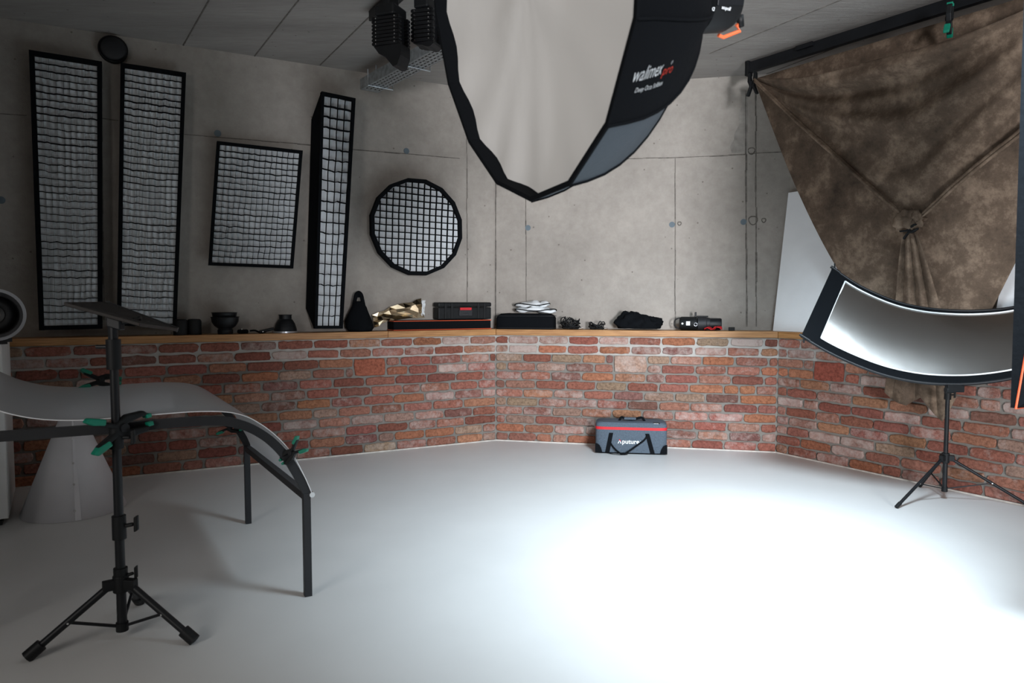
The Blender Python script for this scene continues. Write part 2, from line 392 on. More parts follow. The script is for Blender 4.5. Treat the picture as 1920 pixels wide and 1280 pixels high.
holed('wall_fill_side', (XS-.1, 1.3, 0), (XS-.1, YR, 0), 1.1, 2.9, 1.0, 2.6)  # wall and opening added to hold the unseen side fill
holed('wall_rear', (XS-.2, YR-.1, 0), (X1+.3, YR-.1, 0), 3.9, 5.4, .5, 2.3)  # opening added for the unseen rear fill
MB().box((X1+.1, (YR+D1.y)/2, CEIL/2), (.2, D1.y-YR+.6, CEIL)).build('wall_far_right', 'concrete', kind='structure')
MB().box((-.03, -1.0, CEIL/2), (1.66, .2, CEIL)).build('wall_light_blocker', 'concrete', kind='structure')  # unseen blocker added to keep the rear fill off the left side
def window(nm, c, wd, ht, ax):
    m = MB(); ax = V(ax); c = V(c)
    for s in (-1, 1):
        m.box(c+ax*s*wd/2, (.06, .06, ht), ax); m.box(c+V((0, 0, s*ht/2)), (wd, .06, .06), ax)
    return m.build(nm, 'grey_metal', kind='structure')
window('fill_window_1', (XS-.1, -.7, 1.8), 1.74, 1.54, (0, 1, 0)); window('fill_window_2', (1.85, YR-.1, 1.4), 1.44, 1.74, (1, 0, 0))  # frames added around the two unseen fill lights

# bricks
pal0 = [((.30, .105, .075), .08), ((.34, .15, .105), .16), ((.25, .085, .06), .05), ((.35, .17, .125), .22), ((.32, .125, .09), .25), ((.36, .17, .10), .12),
       ((.28, .125, .095), .32), ((.34, .22, .16), .12), ((.22, .10, .08), .2), ((.38, .15, .08), .05), ((.31, .12, .085), .15), ((.29, .11, .08), .3)]
def soften(c): return tuple(q*.93+.016 for q in c)
pal = [(soften(c), l-.005) for c, l in pal0]
def bricks(wi, base, d, t0, t1, special, seed):
    rnd = random.Random(seed); n = inn(d); mb = MB(); cols = []; nc = 12; H = SH-.052; ch = H/nc
    spec = {}
    def one(u0, u1, z0, z1, col, lime, proud):
        pts = []; w = u1-u0; h = z1-z0; ja = .0022
        k = max(2, int(w/.035)); kk = 3
        def j(): return rnd.gauss(0, ja)
        for i in range(k+1): pts.append((u0+w*i/k+j()+(.006 if i == 0 else -.006 if i == k else 0), z0+j()+(.004 if i in (0, k) else 0)))
        for i in range(1, kk): pts.append((u1+j(), z0+h*i/kk))
        for i in range(k+1): pts.append((u1-w*i/k+j()+(-.006 if i == 0 else .006 if i == k else 0), z1+j()-(.004 if i in (0, k) else 0)))
        for i in range(1, kk): pts.append((u0+j(), z1-h*i/kk))
        m = len(pts); cu = (u0+u1)/2; cz = (z0+z1)/2
        def P(u, z, o): return base+d*u+n*o+V((0, 0, z))
        vs = [P(u, max(z, .002), -.03) for u, z in pts]+[P(u, max(z, .002), proud-.005) for u, z in pts]
        vs += [P(cu+(u-cu)*(1-.009/w), max(cz+(z-cz)*(1-.011/h), .003), proud+rnd.gauss(0, .0008)) for u, z in pts]
        fs = []
        for a in (0, m):
            for i in range(m): fs.append((a+i, a+(i+1) % m, a+m+(i+1) % m, a+m+i))
        fs.append(tuple(range(2*m, 3*m))); mb.add(vs, fs); cols.extend([(*col, lime)]*len(fs))
    def pick():
        c, l = rnd.choice(pal); g = rnd.uniform(.82, 1.15)
        return tuple(min(.6, q*g*rnd.uniform(.95, 1.05)) for q in c), max(0, l+rnd.uniform(-.08, .12))
    for (u0, u1, row, col, lime) in special:
        one(u0, u1, row*ch+.008, (row+2)*ch-.008, col, lime, .004)
    for row in range(nc):
        u = t0-(0 if row % 2 else .13)-rnd.uniform(0, .05); z0 = row*ch; jt = .0085 if row < nc-2 else .0115
        while u < t1:
            L = .245+rnd.gauss(0, .008); q = rnd.random()
            if q < .045: L = .12+rnd.gauss(0, .01)
            elif q < .08: L = .18
            a = max(u, t0+.004); b = min(u+L, t1-.004)
            if t1-(u+L+.015) < .05: b = t1-.004
            for (s0, s1, r0, _, _) in special:
                if row in (r0, r0+1) and a < s1+.012 and b > s0-.012:
                    if a < s0-.05:
                        b = s0-.013; 
                    else:
                        a = s1+.013; b = max(b, a+.1)
            if b-a > .03:
                col, lime = pick()
                if row >= nc-2: lime += .05
                one(a, b, z0+jt*.75, z0+ch-jt*.75, col, lime, .002+rnd.uniform(-.003, .003))
            u = max(u+L, b)+.014+rnd.gauss(0, .002)
            if b >= t1-.005: break
    o = mb.build('wall_bricks_'+walln[wi], 'brick', parent=brick_walls[wi], smooth=False)
    me = o.data; at = me.color_attributes.new('brick', 'FLOAT_COLOR', 'CORNER')
    for p, c in zip(me.polygons, cols):
        for li in p.loop_indices: at.data[li].color = c
    return o
lenL = (B0-A1).length; lenM = (C0-B0).length; lenR = (D1-C0).length
uB = lambda x, y, wl: (wp(x, y, wl)-WALLS[wl][0]).dot(WALLS[wl][1])
bricks(0, A1, dL, 0, lenL, [(lenL+uB(665, 690, 'L'), lenL+uB(723, 690, 'L'), 8, (.36, .12, .075), .0)], 3)
bricks(1, B0, dM, 0, lenM, [(uB(1152, 680, 'M'), uB(1212, 680, 'M'), 8, (.40, .26, .20), .3)], 11)
bricks(2, C0, dR, 0, lenR, [(uB(1526, 695, 'R'), uB(1582, 695, 'R'), 8, (.30, .085, .06), .05)], 5)
for k in range(3):
    a, b = wall_line(.0)[k], wall_line(.0)[k+1]; a2, b2 = wall_line(.012)[k], wall_line(.012)[k+1]
    MB().prism([a2, b2, b, a], (0, 0, .008)).build('baseboard_'+walln[k], 'caulk', kind='structure', loc=(0, 0, 0))
# oak boards capping the low wall
def u_at(x, wl): return uB(x, 620, wl)
def board(nm, p, q, p2, q2):
    o = MB().prism([p, q, q2, p2], (0, 0, .05))
    d = (q-p).normalized(); ang = math.atan2(d.y, d.x); c = V((p.x, p.y, SH-.05)); R = Matrix.Rotation(-ang, 3, 'Z')
    me_v = [R @ (V((v.x, v.y, v.z+SH-.05))-c) for v in o.v]
    o.v = me_v; b = o.build(nm, 'wood', kind='structure', loc=(0, 0, 0), bevel=.003); b.location = c; b.rotation_euler = (0, 0, ang); return b
back = wall_line(-SB+.002)
uS = u_at(727, 'L')
pS = B0+dL*uS+inn(dL)*.012; pSb = B0+dL*uS-inn(dL)*(SB-.002)
g = .0012
board('trim_1', sf[0], pS-dL*g, back[0], pSb-dL*g)
board('trim_2', pS+dL*g, sf[1]-dL*g, pSb+dL*g, back[1]-dL*g)
board('trim_3', sf[1]+dM*g, sf[2]-dM*g, back[1]+dM*g, back[2]-dM*g)
board('trim_4', sf[2]+dR*g, sf[3], back[2]+dR*g, back[3])

# formwork seams, plugs and repairs of the concrete
def seam(mb, wl, x0, y0, x1, y1, wd=.006):
    off = -SB; a = wp(x0, y0, wl, off); b = wp(x1, y1, wl, off)
    n = WALLS[wl][2]; k = max(2, int((b-a).length/.12)); d = (b-a).normalized(); s = d.cross(n)
    for i in range(k):
        p = a.lerp(b, i/k); q = a.lerp(b, (i+1)/k); w2 = wd*random.uniform(.6, 1.3)
        sh = s*random.gauss(0, .0012)
        mb.box((p+q)/2+n*.001+sh, ((q-p).length, w2, .004), d, s, n)
for i, (wl, ls) in enumerate([('L', [(0, 213, 50, 216), (190, 222, 222, 226), (345, 252, 590, 272), (660, 280, 862, 297), (875, 175, 876, 566), (190, 130, 195, 600), (900, 180, 900, 180)]),
               ('M', [(990, 301, 1262, 296), (1262, 296, 1400, 290), (1405, 288, 1480, 284), (985, 175, 987, 570), (1266, 295, 1266, 612), (1398, 170, 1400, 612), (1417, 160, 1418, 612), (930, 180, 929, 610), (1475, 200, 1490, 360)]),
               ('R', [(1700, 300, 1800, 300)])]):
    mb = MB()
    for l in ls:
        if (l[0], l[1]) == (l[2], l[3]): continue
        seam(mb, wl, *l, wd=.012 if l[0] in (930, 1398, 1417) else .007)
    mb.build('formwork_seam', 'seam', parent=concrete_walls[i])
for wl, ps in (('L', [(408, 250), (762, 283), (2, 375)]), ('M', [(990, 427), (1260, 421), (1394, 416)])):
    for x, y in ps:
        n = WALLS[wl][2]; p = wp(x, y, wl, -SB)
        MB().cyl(p-n*.004, p+n*.004, .024, n=24).build('tie_hole_plug', 'plug', parent=concrete_walls['LMR'.index(wl)])
for x, y, r in ((1412, 413, .034), (1432, 413, .016), (1274, 419, .014), (1409, 283, .026)):
    n = WALLS['M'][2]; p = wp(x, y, 'M', -SB); mb = MB()
    mb.tube([p+n*.001+(dM*math.cos(t)+V((0, 0, 1))*math.sin(t))*r*(1+.08*math.sin(3*t)) for t in [i*math.pi/12 for i in range(24)]], .004, 6, closed=True)
    mb.build('tie_hole_ring', 'seam', parent=concrete_walls[1])
# peeled grout along the upper right seam
n = WALLS['M'][2]; o = []; rnd = random.Random(2)
prof = [(1402, 170, 1388), (1402, 195, 1392), (1402, 215, 1385), (1402, 235, 1386), (1402, 248, 1378), (1402, 262, 1376), (1402, 275, 1369), (1402, 287, 1372)]
poly = [wp(a, y, 'M', -SB) for a, y, b in prof]+[wp(b, y, 'M', -SB) for a, y, b in reversed(prof)]
MB().prism(poly, n*.003).build('grout_repair', 'patch', parent=concrete_walls[1])
# ceiling joints
mb = MB()
for x0, y0, x1, y1 in ((342, 88, 392, 0), (475, 108, 560, 0), (600, 122, 745, -20), (0, -90, 120, -250), (1330, 100, 1600, -10), (1420, 145, 1750, 20)):
    a = fl(x0, y0, CEIL); b = fl(x1, y1, CEIL); mb.bar(a+V((0, 0, -.001)), b+V((0, 0, -.001)), .008, .004)
mb.build('formwork_seam', 'seam', parent=bpy.data.objects['ceiling'])

# ------------------------------------------------------------------ softboxes on the wall
def softbox(name, label, P, n, cols, rows, rim, gdep, body, cat='softbox', group=None, seed=1, sag=.012, lean=V((0, 0, 0)), topband=1.0):
    """P: TL,TR,BR,BL of the front opening"""
    rnd = random.Random(seed); TL, TR, BR, BL = P; base = (BL+BR)/2
    t = thing(name, label, cat, base, group)
    def q(u, v): return TL.lerp(TR, u).lerp(BL.lerp(BR, u), v)
    W = (TR-TL).length; Hh = (BL-TL).length
    ru = rim/W; rv = rim/Hh
    wob = [rnd.uniform(0, 9) for _ in range(3)]
    def face(u, v):   # recessed diffuser, gently bulging
        uu = lerp(ru*.6, 1-ru*.6, u); vv = lerp(rv*.6, 1-rv*.6, v)
        return q(uu, vv)-n*(gdep+.006)+n*.012*noise.noise(V((u*3, v*Hh/W*3, seed)))
    MB().grid(face, 12, int(12*max(1, Hh/W))).build('diffuser', 'diffuser', t, smooth=True)
    # black rim band: front lip with thickness
    m = MB(); NS = 10
    def rail(u0, v0, u1, v1, wd, inner):
        pts = []
        for i in range(NS+1):
            k = i/NS; a = q(lerp(u0, u1, k), lerp(v0, v1, k)); pts.append(a+n*.004*noise.noise(a*6))
        for a, b in zip(pts, pts[1:]):
            d = (b-a).normalized(); s = inner
            m.add([a, b, b+s*wd, a+s*wd, a-n*(gdep+.015), b-n*(gdep+.015), b+s*wd-n*(gdep+.015), a+s*wd-n*(gdep+.015)],
                  [(0, 1, 2, 3), (0, 4, 5, 1), (3, 2, 6, 7), (4, 7, 6, 5), (0, 3, 7, 4), (1, 5, 6, 2)])
    ux = (TR-TL).normalized(); uz = (BL-TL).normalized()
    rail(0, 0, 1, 0, rim*topband, uz); rail(1, 0, 1, 1, rim, -ux); rail(0, 1, 1, 1, rim, -uz); rail(0, 0, 0, 1, rim, ux)
    m.build('rim', 'black_fabric', t)
    # tapering shell behind
    bk = body; c2 = (TL+TR+BR+BL)/4
    Bp = [p-n*(gdep+.015) for p in P]; Q = [c2+(p-c2)*.82-n*bk+lean for p in P]
    m = MB(); m.add(Bp+Q, [(0, 1, 5, 4), (1, 2, 6, 5), (2, 3, 7, 6), (3, 0, 4, 7), (4, 5, 6, 7)]); m.build('shell', 'black_fabric', t, bevel=.01)
    # egg-crate grid of fabric strips, slack and wavy
    m = MB(); th = .0016
    def gp(u, v):
        uu = lerp(ru, 1-ru, u); vv = lerp(rv*.9, 1-rv*.9, v)
        s = sag*(1-(2*u-1)**2)*(.4+.6*noise.noise(V((v*7+wob[0], 0, seed))))
        s2 = .007*noise.noise(V((u*9, v*14+wob[1], seed*3)))
        s3 = .007*noise.noise(V((u*8+wob[2], v*10, seed*5)))
        edge = min(1, u*8, (1-u)*8, v*12, (1-v)*12)
        return q(uu, vv)+uz*(s+s2)*max(0, edge)+ux*s3*max(0, edge)
    for i in range(1, cols):
        u = i/cols; K = rows*2; ft = th*rnd.uniform(1.8, 3.6)*(1 if cols > 5 else .6)
        pts = [gp(u, k/K) for k in range(K+1)]
        for a, b in zip(pts, pts[1:]): m.box((a+b)/2-n*gdep/2, ((b-a).length*1.02, gdep, ft*2), b-a, n)
    for j in range(1, rows):
        v = j/rows; K = cols*2; ft = th*rnd.uniform(.7, 1.9)
        pts = [gp(k/K, v+.10/rows*noise.noise(V((k*.7, j*3.1, seed)))) for k in range(K+1)]
        for a, b in zip(pts, pts[1:]): m.box((a+b)/2-n*gdep/2, ((b-a).length*1.05, gdep, ft*2), b-a, n)
    m.build('grid', 'black_fabric', t)
    return t
nL = inn(dL)
def qL(ps, offs): return [wp(x, y, 'L', o) for (x, y), o in zip(ps, offs)]
softbox('strip_softbox', 'tall black strip softbox with fine fabric grid, leftmost on the concrete wall',
        qL([(54, 93), (191, 115), (192, 616), (73, 619)], [-.10, -.10, -.06, -.06]), nL, 9, 38, .028, .018, .10, seed=1, topband=1.1)
softbox('strip_softbox', 'tall black strip softbox with fine grid, second from the left, beside the round wall speaker',
        qL([(226, 117), (349, 136), (331, 614), (219, 610)], [-.10, -.10, -.06, -.06]), nL, 9, 38, .026, .018, .10, seed=2, topband=1.1)
softbox('rectangular_softbox', 'medium rectangular black softbox with fabric grid hanging above the stacked bowls',
        qL([(407, 264), (568, 282), (550, 503), (391, 497)], [-.09, -.09, -.09, -.09]), nL, 14, 19, .022, .022, .12, seed=3, sag=.006)
ns = (nL+V((.12, 0, 0))).normalized()
softbox('narrow_strip_softbox', 'deep narrow strip softbox with large grid cells, standing on the oak shelf',
        qL([(603, 171), (667, 184), (643, 616), (590, 616)], [-.02, -.02, .0, .0]), nL, 4, 22, .022, .035, .17, seed=4, sag=.010, lean=V((-.06, -.01, -.01)))

def round_softbox():
    c = wp(784, 425, 'L', -.02); n = nL; e1 = dL; e2 = V((0, 0, 1)); R = .395; N = 16
    # slight tilt so that the face looks a little down
    e2 = (e2-n*.04).normalized(); n2 = e1.cross(e2); n2 = n2 if n2.dot(n) > 0 else -n2
    t = thing('round_softbox', 'round black softbox with coarse square grid on the concrete wall', 'softbox', c-V((0, 0, R)))
    def rp_(r, k, o): a = 2*math.pi*(k+.5)/N; return c+(e1*math.cos(a)+e2*math.sin(a))*r+n2*o
    m = MB(); vs = []; fs = []
    rings = [(R-.028, -.035), (R-.028, 0), (R, 0), (R+.002, -.05)]
    for r, o in rings: vs += [rp_(r, k, o) for k in range(N)]
    for j in range(3): fs += [(j*N+k, j*N+(k+1) % N, (j+1)*N+(k+1) % N, (j+1)*N+k) for k in range(N)]
    m.add(vs, fs).build('rim', 'black_fabric', t)
    m = MB(); vs = []; fs = []
    rings = [(R+.002, -.05), (R*.86, -.11), (R*.5, -.16), (.06, -.19)]
    for r, o in rings: vs += [rp_(r, k, o) for k in range(N)]
    for j in range(3): fs += [(j*N+k, j*N+(k+1) % N, (j+1)*N+(k+1) % N, (j+1)*N+k) for k in range(N)]
    fs.append(tuple(range(3*N, 4*N))); m.add(vs, fs).build('shell', 'black_fabric', t)
    m = MB(); m.add([rp_(R-.027, k, -.036) for k in range(N)], [tuple(range(N))]); m.build('diffuser', 'diffuser', t)
    m = MB(); rr = R-.03; st = .0525; K = int(rr/st); rnd = random.Random(9)
    def gq(a, b):
        w1 = .004*noise.noise(V((a*6, b*6, 1))); w2 = .004*noise.noise(V((a*6, b*6, 8)))
        return c+e1*(a+w1+.05*b)+e2*(b+w2-.03*a)
    for k in range(-K, K+1):
        s = k*st; hl = math.sqrt(max(0, rr*rr-s*s))*.985; q = max(2, int(hl*2/.05))
        for ax in (0, 1):
            P = [gq(s, -hl+2*hl*i/q) if ax == 0 else gq(-hl+2*hl*i/q, s) for i in range(q+1)]
            P = [p if (p-c).length < rr else c+(p-c).normalized()*rr for p in P]
            f = rnd.uniform(.0035, .005)
            for a, b in zip(P, P[1:]):
                if (b-a).length > 1e-4: m.box((a+b)/2-n2*.018, ((b-a).length*1.04, .034, f), b-a, n2)
    m.build('grid', 'black_fabric', t)
round_softbox()

# round wall speaker under the ceiling
c = wp(212, 92, 'L', -SB+.05); t = thing('wall_speaker', 'small round black wall speaker up under the ceiling between two strip softboxes', 'speaker', c-V((0, 0, .09)))
m = MB(); m.lathe(c, [(.05, -.05), (.088, -.04), (.092, 0), (.088, .008)], 28, nL); m.build('housing', 'black_plastic', t, smooth=True, auto=True)
m = MB(); m.lathe(c, [(.084, .009), (.07, .02), (.04, .027), (.01, .03)], 28, nL); m.build('grille', 'grey_metal', t, smooth=True)

# ------------------------------------------------------------------ things on the shelf
def cup(x, off, label, h, r):
    p = shp(x, 'L', off); t = MB(); t.lathe(p, [(r, 0.001), (r*1.0, h*.12), (r, h*.86), (r*.86, h*.97), (r*.7, h), (r*.2, h)], 28)
    t.build('lens_cup', 'black_plastic', smooth=True, auto=True, label=label, cat='cup', group='black cups beside the strip softbox')
cup(364, -.09, 'black plastic cup standing upside down, right one of the pair by the strip softbox', .112, .048)
cup(338, -.06, 'black plastic cup half behind the strip softbox, left one of the pair', .112, .048)
p = shp(422, 'L', -.09)
t = thing('reflector_bowl', 'lower wide black reflector bowl on the shelf with a second bowl nested in it', 'reflector', p)
MB().lathe(p, [(.052, .001), (.054, .03), (.046, .038), (.075, .06), (.092, .09), (.096, .12), (.1, .122), (.098, .126), (.088, .12), (.07, .07), (.03, .045)], 30).build('bowl', 'black_metal', t, smooth=True, auto=True)
m = MB(); m.lathe(p+V((0, 0, .036)), [(.0475, 0), (.0475, .004)], 30); m.build('mount_ring', 'grey_metal', t)
t2 = MB(); t2.lathe(p+V((-.004, 0, .078)), [(.03, 0), (.06, .025), (.082, .05), (.086, .075), (.09, .077), (.089, .08), (.08, .076), (.05, .03), (.02, .01)], 30)
t2.build('reflector_bowl', 'black_metal', smooth=True, auto=True, label='upper black reflector bowl nested inside the wider bowl on the shelf', cat='reflector')
p = shp(535, 'L', -.10)
t = thing('reflector_dish', 'black domed reflector dish lying face down with pale rim, left of the narrow strip softbox', 'reflector', p)
MB().lathe(p, [(.09, .001), (.09, .012), (.086, .014)], 30).build('rim', 'silver_rim', t, smooth=True, auto=True, label='pale grey rim')
MB().lathe(p, [(.084, .013), (.082, .03), (.07, .07), (.052, .1), (.046, .104), (.046, .132), (.05, .134), (.05, .138), (.03, .138)], 30).build('dome', 'black_metal', t, smooth=True, auto=True)
# small straps and a remote left of the dish
p = shp(455, 'L', -.09); t = thing('strap_roll', 'small dark rolled strap with a metal stud right of the reflector bowls', 'strap', p)
MB().box(p+V((0, 0, .016)), (.075, .04, .03), dL).build('roll', 'black_fabric', t, bevel=.01)
MB().cyl(p+V((.0, -.02, .03)), p+V((0, -.02, .04)), .003).build('stud', 'chrome', t)
m = MB(); m.tube(catmull([shp(468, 'L', -.08)+V((0, 0, .02)), shp(478, 'L', -.07)+V((0, 0, .022)), shp(488, 'L', -.07)+V((0, 0, .006)), shp(498, 'L', -.08)+V((0, 0, .012))], 6), .007, 8)
m.build('strap_tail', 'black_fabric', t, smooth=True)
p = shp(503, 'L', -.06); t = thing('hand_remote', 'small dark slanted handheld remote leaning against the domed reflector dish', 'remote', p)
a = shp(486, 'L', -.07)+V((0, 0, .011)); b = shp(514, 'L', -.055)+V((0, 0, .035))
MB().bar(a, b, .03, .022).build('body', 'black_plastic', t, bevel=.006)
MB().cyl(a.lerp(b, .2)+V((.01, -.014, -.002)), a.lerp(b, .2)+V((.012, -.022, -.002)), .004).build('button', 'chrome', t)

# drawstring bag
p = shp(673, 'L', -.07); t = thing('cloth_bag', 'black cloth bag with tied handles slumped beside the narrow strip softbox', 'bag', p)
m = MB(); m.lathe(p, [(.085, .001), (.108, .03), (.104, .08), (.083, .14), (.06, .19), (.04, .225), (.028, .24)], 24)
for q in m.v:
    k = noise.noise(q*14); dd = q-p; q += V((dd.x, dd.y, 0))*k*.22
    q.y = p.y+(q.y-p.y)*.7
m.build('sack', 'black_fabric', t, smooth=True)
for s in (-1, 1):
    m = MB(); b0 = p+V((s*.03, 0, .2)); m.tube(catmull([b0+V((s*.012, 0, -.02)), b0+V((0, 0, .045)), p+V((s*.018, 0, .292)), p+V((-s*.004, .004, .305)), p+V((-s*.01, .01, .27))], 6), .016, 10, flat=.6, up=(0, 1, 0))
    m.build('handle', 'black_fabric', t, smooth=True)

# gold foil sheet, crumpled
rnd = random.Random(21)
pts = {}
def foil(u, v):
    top = [(700, 590), (720, 582), (745, 572), (770, 566), (790, 560)]; bot = [(701, 615), (715, 606), (742, 599), (772, 596), (795, 594)]
    x = u*4; i = min(int(x), 3); k = x-i
    a = (lerp(top[i][0], top[i+1][0], k), lerp(top[i][1], top[i+1][1], k)); b = (lerp(bot[i][0], bot[i+1][0], k), lerp(bot[i][1], bot[i+1][1], k))
    X = lerp(a[0], b[0], v)+rnd.uniform(-3, 3); Y = lerp(a[1], b[1], v)+rnd.uniform(-1.5, 1.5)
    q = wp(X, Y, 'L', -.045-.06*(1-v)+rnd.uniform(-.022, .022)); q.z = max(q.z, SH+.004); return q
m = MB(); m.grid(foil, 8, 4)
m.build('gold_foil_sheet', 'gold', label='crumpled shiny gold foil sheet on the shelf beside the black cloth bag', cat='foil', solid=.002)
m = MB()
m.grid(lambda u, v: wp(791+u*7*(1-v*.5)+3*noise.noise(V((u*4, v*5, 0))), 563+v*29, 'L', -.06-.02*u+.015*noise.noise(V((u*5, v*6, 3)))), 4, 8)
m.build('white_cloth_scrap', 'white_cloth', solid=.003, label='small white cloth scrap at the right end of the gold foil', cat='cloth')

# flat long case with orange piping (near the shelf edge), hard case on it
def wallbox(x0, x1, wl, off0, off1, z0, z1):
    a = shp(x0, wl, off0, z0); b = shp(x1, wl, off0, z0); b_, d, n = WALLS[wl]; dd = n*(off1-off0)
    return a, b, dd, z1-z0
a = shp(738, 'L', -.02); b = shp(921, 'L', -.02); b = a+dL*((b-a).dot(dL))
t = thing('flat_soft_case', 'long flat black soft case with orange piping lying under the hard case', 'case', (a+b)/2)
c = (a+b)/2-nL*.08; Lc = (b-a).length; hz = .082
MB().box(c+V((0, 0, hz/2+.001)), (Lc, .16, hz), dL).build('case_body', 'black_fabric', t, bevel=.012)
for z in (.006, hz-.004):
    m = MB(); cc = c+V((0, 0, z)); h1 = Lc/2-.008; h2 = .0735; P = []
    for sx, sy in ((-1, -1), (1, -1), (1, 1), (-1, 1)): P.append(cc+dL*sx*(h1+.008)-nL*sy*(h2+.008))
    m.tube(P, .003, 6, closed=True); m.build('piping', 'orange', t, label='orange edge piping')
a = shp(822, 'L', -.05); b = shp(921, 'L', -.05); Lc = (b-a).dot(dL)*1.0; c = a+dL*Lc/2-nL*.055; z0 = SH+hz+.003
t = thing('hard_case', 'small black ribbed hard case with red latch label stacked on the flat soft case', 'case', (c.x, c.y, z0))
c.z = z0; hh = .145
MB().box(c+V((0, 0, hh*.36)), (Lc, .115, hh*.70), dL).build('case_base', 'black_plastic', t, bevel=.008)
MB().box(c+V((0, 0, hh*.865)), (Lc+.006, .12, hh*.27), dL).build('lid', 'black_plastic', t, bevel=.012)
for k in (-.37, -.25, .25, .37):
    MB().box(c+dL*Lc*k+nL*.060+V((0, 0, hh*.5)), (.022, .014, hh*.92), dL).build('rib', 'black_plastic', t, bevel=.003)
la = MB(); la.box(c+nL*.063+V((0, 0, hh*.38)), (.12, .016, .05), dL); la.box(c+nL*.072+V((0, 0, hh*.3)), (.05, .008, .02), dL); la.build('latch', 'grey_metal', t, bevel=.003)
MB().box(c+nL*.067+V((0, 0, hh*.62)), (.105, .004, .021), dL).build('latch_label', 'red', t, label='red strip on the latch')

# black soft bag with white folded reflector on top
a = shp(926, 'M', -.015); c0 = B0+dM*.245-WALLS['M'][2]*.105
nM = inn(dM)
t = thing('equipment_bag', 'low black equipment bag with grey zip at the shelf corner', 'bag', (c0.x, c0.y, SH))
m = MB(); rows_ = []
prof = [(1.0, 0), (1.0, .09), (.97, .115), (.86, .13)]
vs = []; N = 32
for s, h in prof:
    for i in range(N):
        th = 2*math.pi*i/N; ex = .35
        cx = math.copysign(abs(math.cos(th))**ex, math.cos(th)); sy = math.copysign(abs(math.sin(th))**ex, math.sin(th))
        vs.append(V((c0.x, c0.y, SH+.001+h))+dM*cx*.255*s*(1 if h < .1 else .98)-nM*sy*.088*s+V((0, 0, (.008*noise.noise(V((cx*2, sy*2, h*9))) if h > 0 else 0))))
fs = [(k*N+i, k*N+(i+1) % N, (k+1)*N+(i+1) % N, (k+1)*N+i) for k in range(3) for i in range(N)]+[tuple(range(3*N, 4*N))]
m.add(vs, fs).build('bag_body', 'black_fabric', t, smooth=True, auto=True)
m = MB(); m.tube([V((c0.x, c0.y, SH+.01))+dM*math.copysign(abs(math.cos(q))**.35, math.cos(q))*.257-nM*math.copysign(abs(math.sin(q))**.35, math.sin(q))*.09 for q in [2*math.pi*i/48 for i in range(48)]], .0025, 6, closed=True)
m.build('edge_piping', 'grey_metal', t, smooth=True)
m = MB(); m.tube([V((c0.x, c0.y, SH+.113))+dM*math.copysign(abs(math.cos(q))**.35, math.cos(q))*.257-nM*math.copysign(abs(math.sin(q))**.35, math.sin(q))*.09 for q in [2*math.pi*i/48 for i in range(48)]], .0022, 6, closed=True)
m.build('zip', 'grey_metal', t, smooth=True)
c1 = B0+dM*.30-nM*.10; z1 = SH+.146
t = thing('folded_reflector', 'folded white fabric reflector with black wire edge lying on the black equipment bag', 'reflector', (c1.x, c1.y, z1))
for k, (dz, sc_, sh) in enumerate(((.014, 1.0, .03), (.062, .85, .0))):
    m = MB()
    def ff(u, v, dz=dz, sc_=sc_, sh=sh, k=k):
        th = 2*math.pi*u; r = v
        return V((c1.x, c1.y, z1+dz+.034*noise.noise(V((math.cos(th)*r*2, math.sin(th)*r*2, k*4)))))+dM*(math.cos(th)*.175*sc_*r+sh)+nM*math.sin(th)*.075*r+V((0, 0, .02*(1-r)))
    m.grid(ff, 36, 5); m.build('fabric_fold', 'white_cloth', t, smooth=True, solid=.022, weld=True)
    m = MB(); m.tube([V((c1.x, c1.y, z1+dz+.004+.008*math.sin(3*q+k)))+dM*(math.cos(q)*.18*sc_+sh)+nM*math.sin(q)*.08 for q in [2*math.pi*i/40 for i in range(40)]], .0045, 7, closed=True)
    m.build('edge_wire', 'black_fabric', t, smooth=True)

# cable coils
def coil(x, label, rx, ry, loops, seed, hmax, name='cable_coil'):
    c = shp(x, 'M', -.09); rnd = random.Random(seed); pts = []
    for k in range(loops):
        for i in range(14):
            th = 2*math.pi*i/14; q = rnd.uniform(.5, 1.08)
            pts.append(c+dM*math.cos(th)*rx*q+nM*math.sin(th)*ry*q+V((0, 0, .006+hmax*(k/loops)*rnd.uniform(.2, 1.15)*(1.25-.5*q)+.006*rnd.random())))
    t = thing(name, label, 'cable', c)
    m = MB(); m.tube(catmull(pts, 3), .0042, 6); m.build('cable', 'black_plastic', t, smooth=True)
    e = c+dM*(rx*.95)+nM*ry*.6; MB().cyl(e+V((0, 0, .01)), e+dM*.03+V((0, 0, .014)), .007).build('plug', 'chrome', t, smooth=True, auto=True)
coil(1070, 'thick tangled coil of black cable right of the black equipment bag', .085, .06, 9, 3, .12)
coil(1118, 'loose coil of black cable with a silver plug, left of the dark cloth heap', .075, .05, 5, 8, .075)
# dark cloth heap
p = shp(1194, 'M', -.09)
m = MB(); m.blob(p+V((-.035, 0, .055)), .13, .075, .098, dM, amp=.35, fr=1.6, seed=4, n=44); m.blob(p+V((.09, .01, .04)), .11, .07, .07, dM, amp=.4, fr=1.7, seed=11, n=40)
for q in m.v: q.z = max(q.z+.012*abs(noise.noise(q*14)), SH+.001)
m.build('dark_cloth_heap', 'black_fabric', smooth=True, label='crumpled heap of dark cloth in the middle of the back shelf', cat='cloth')
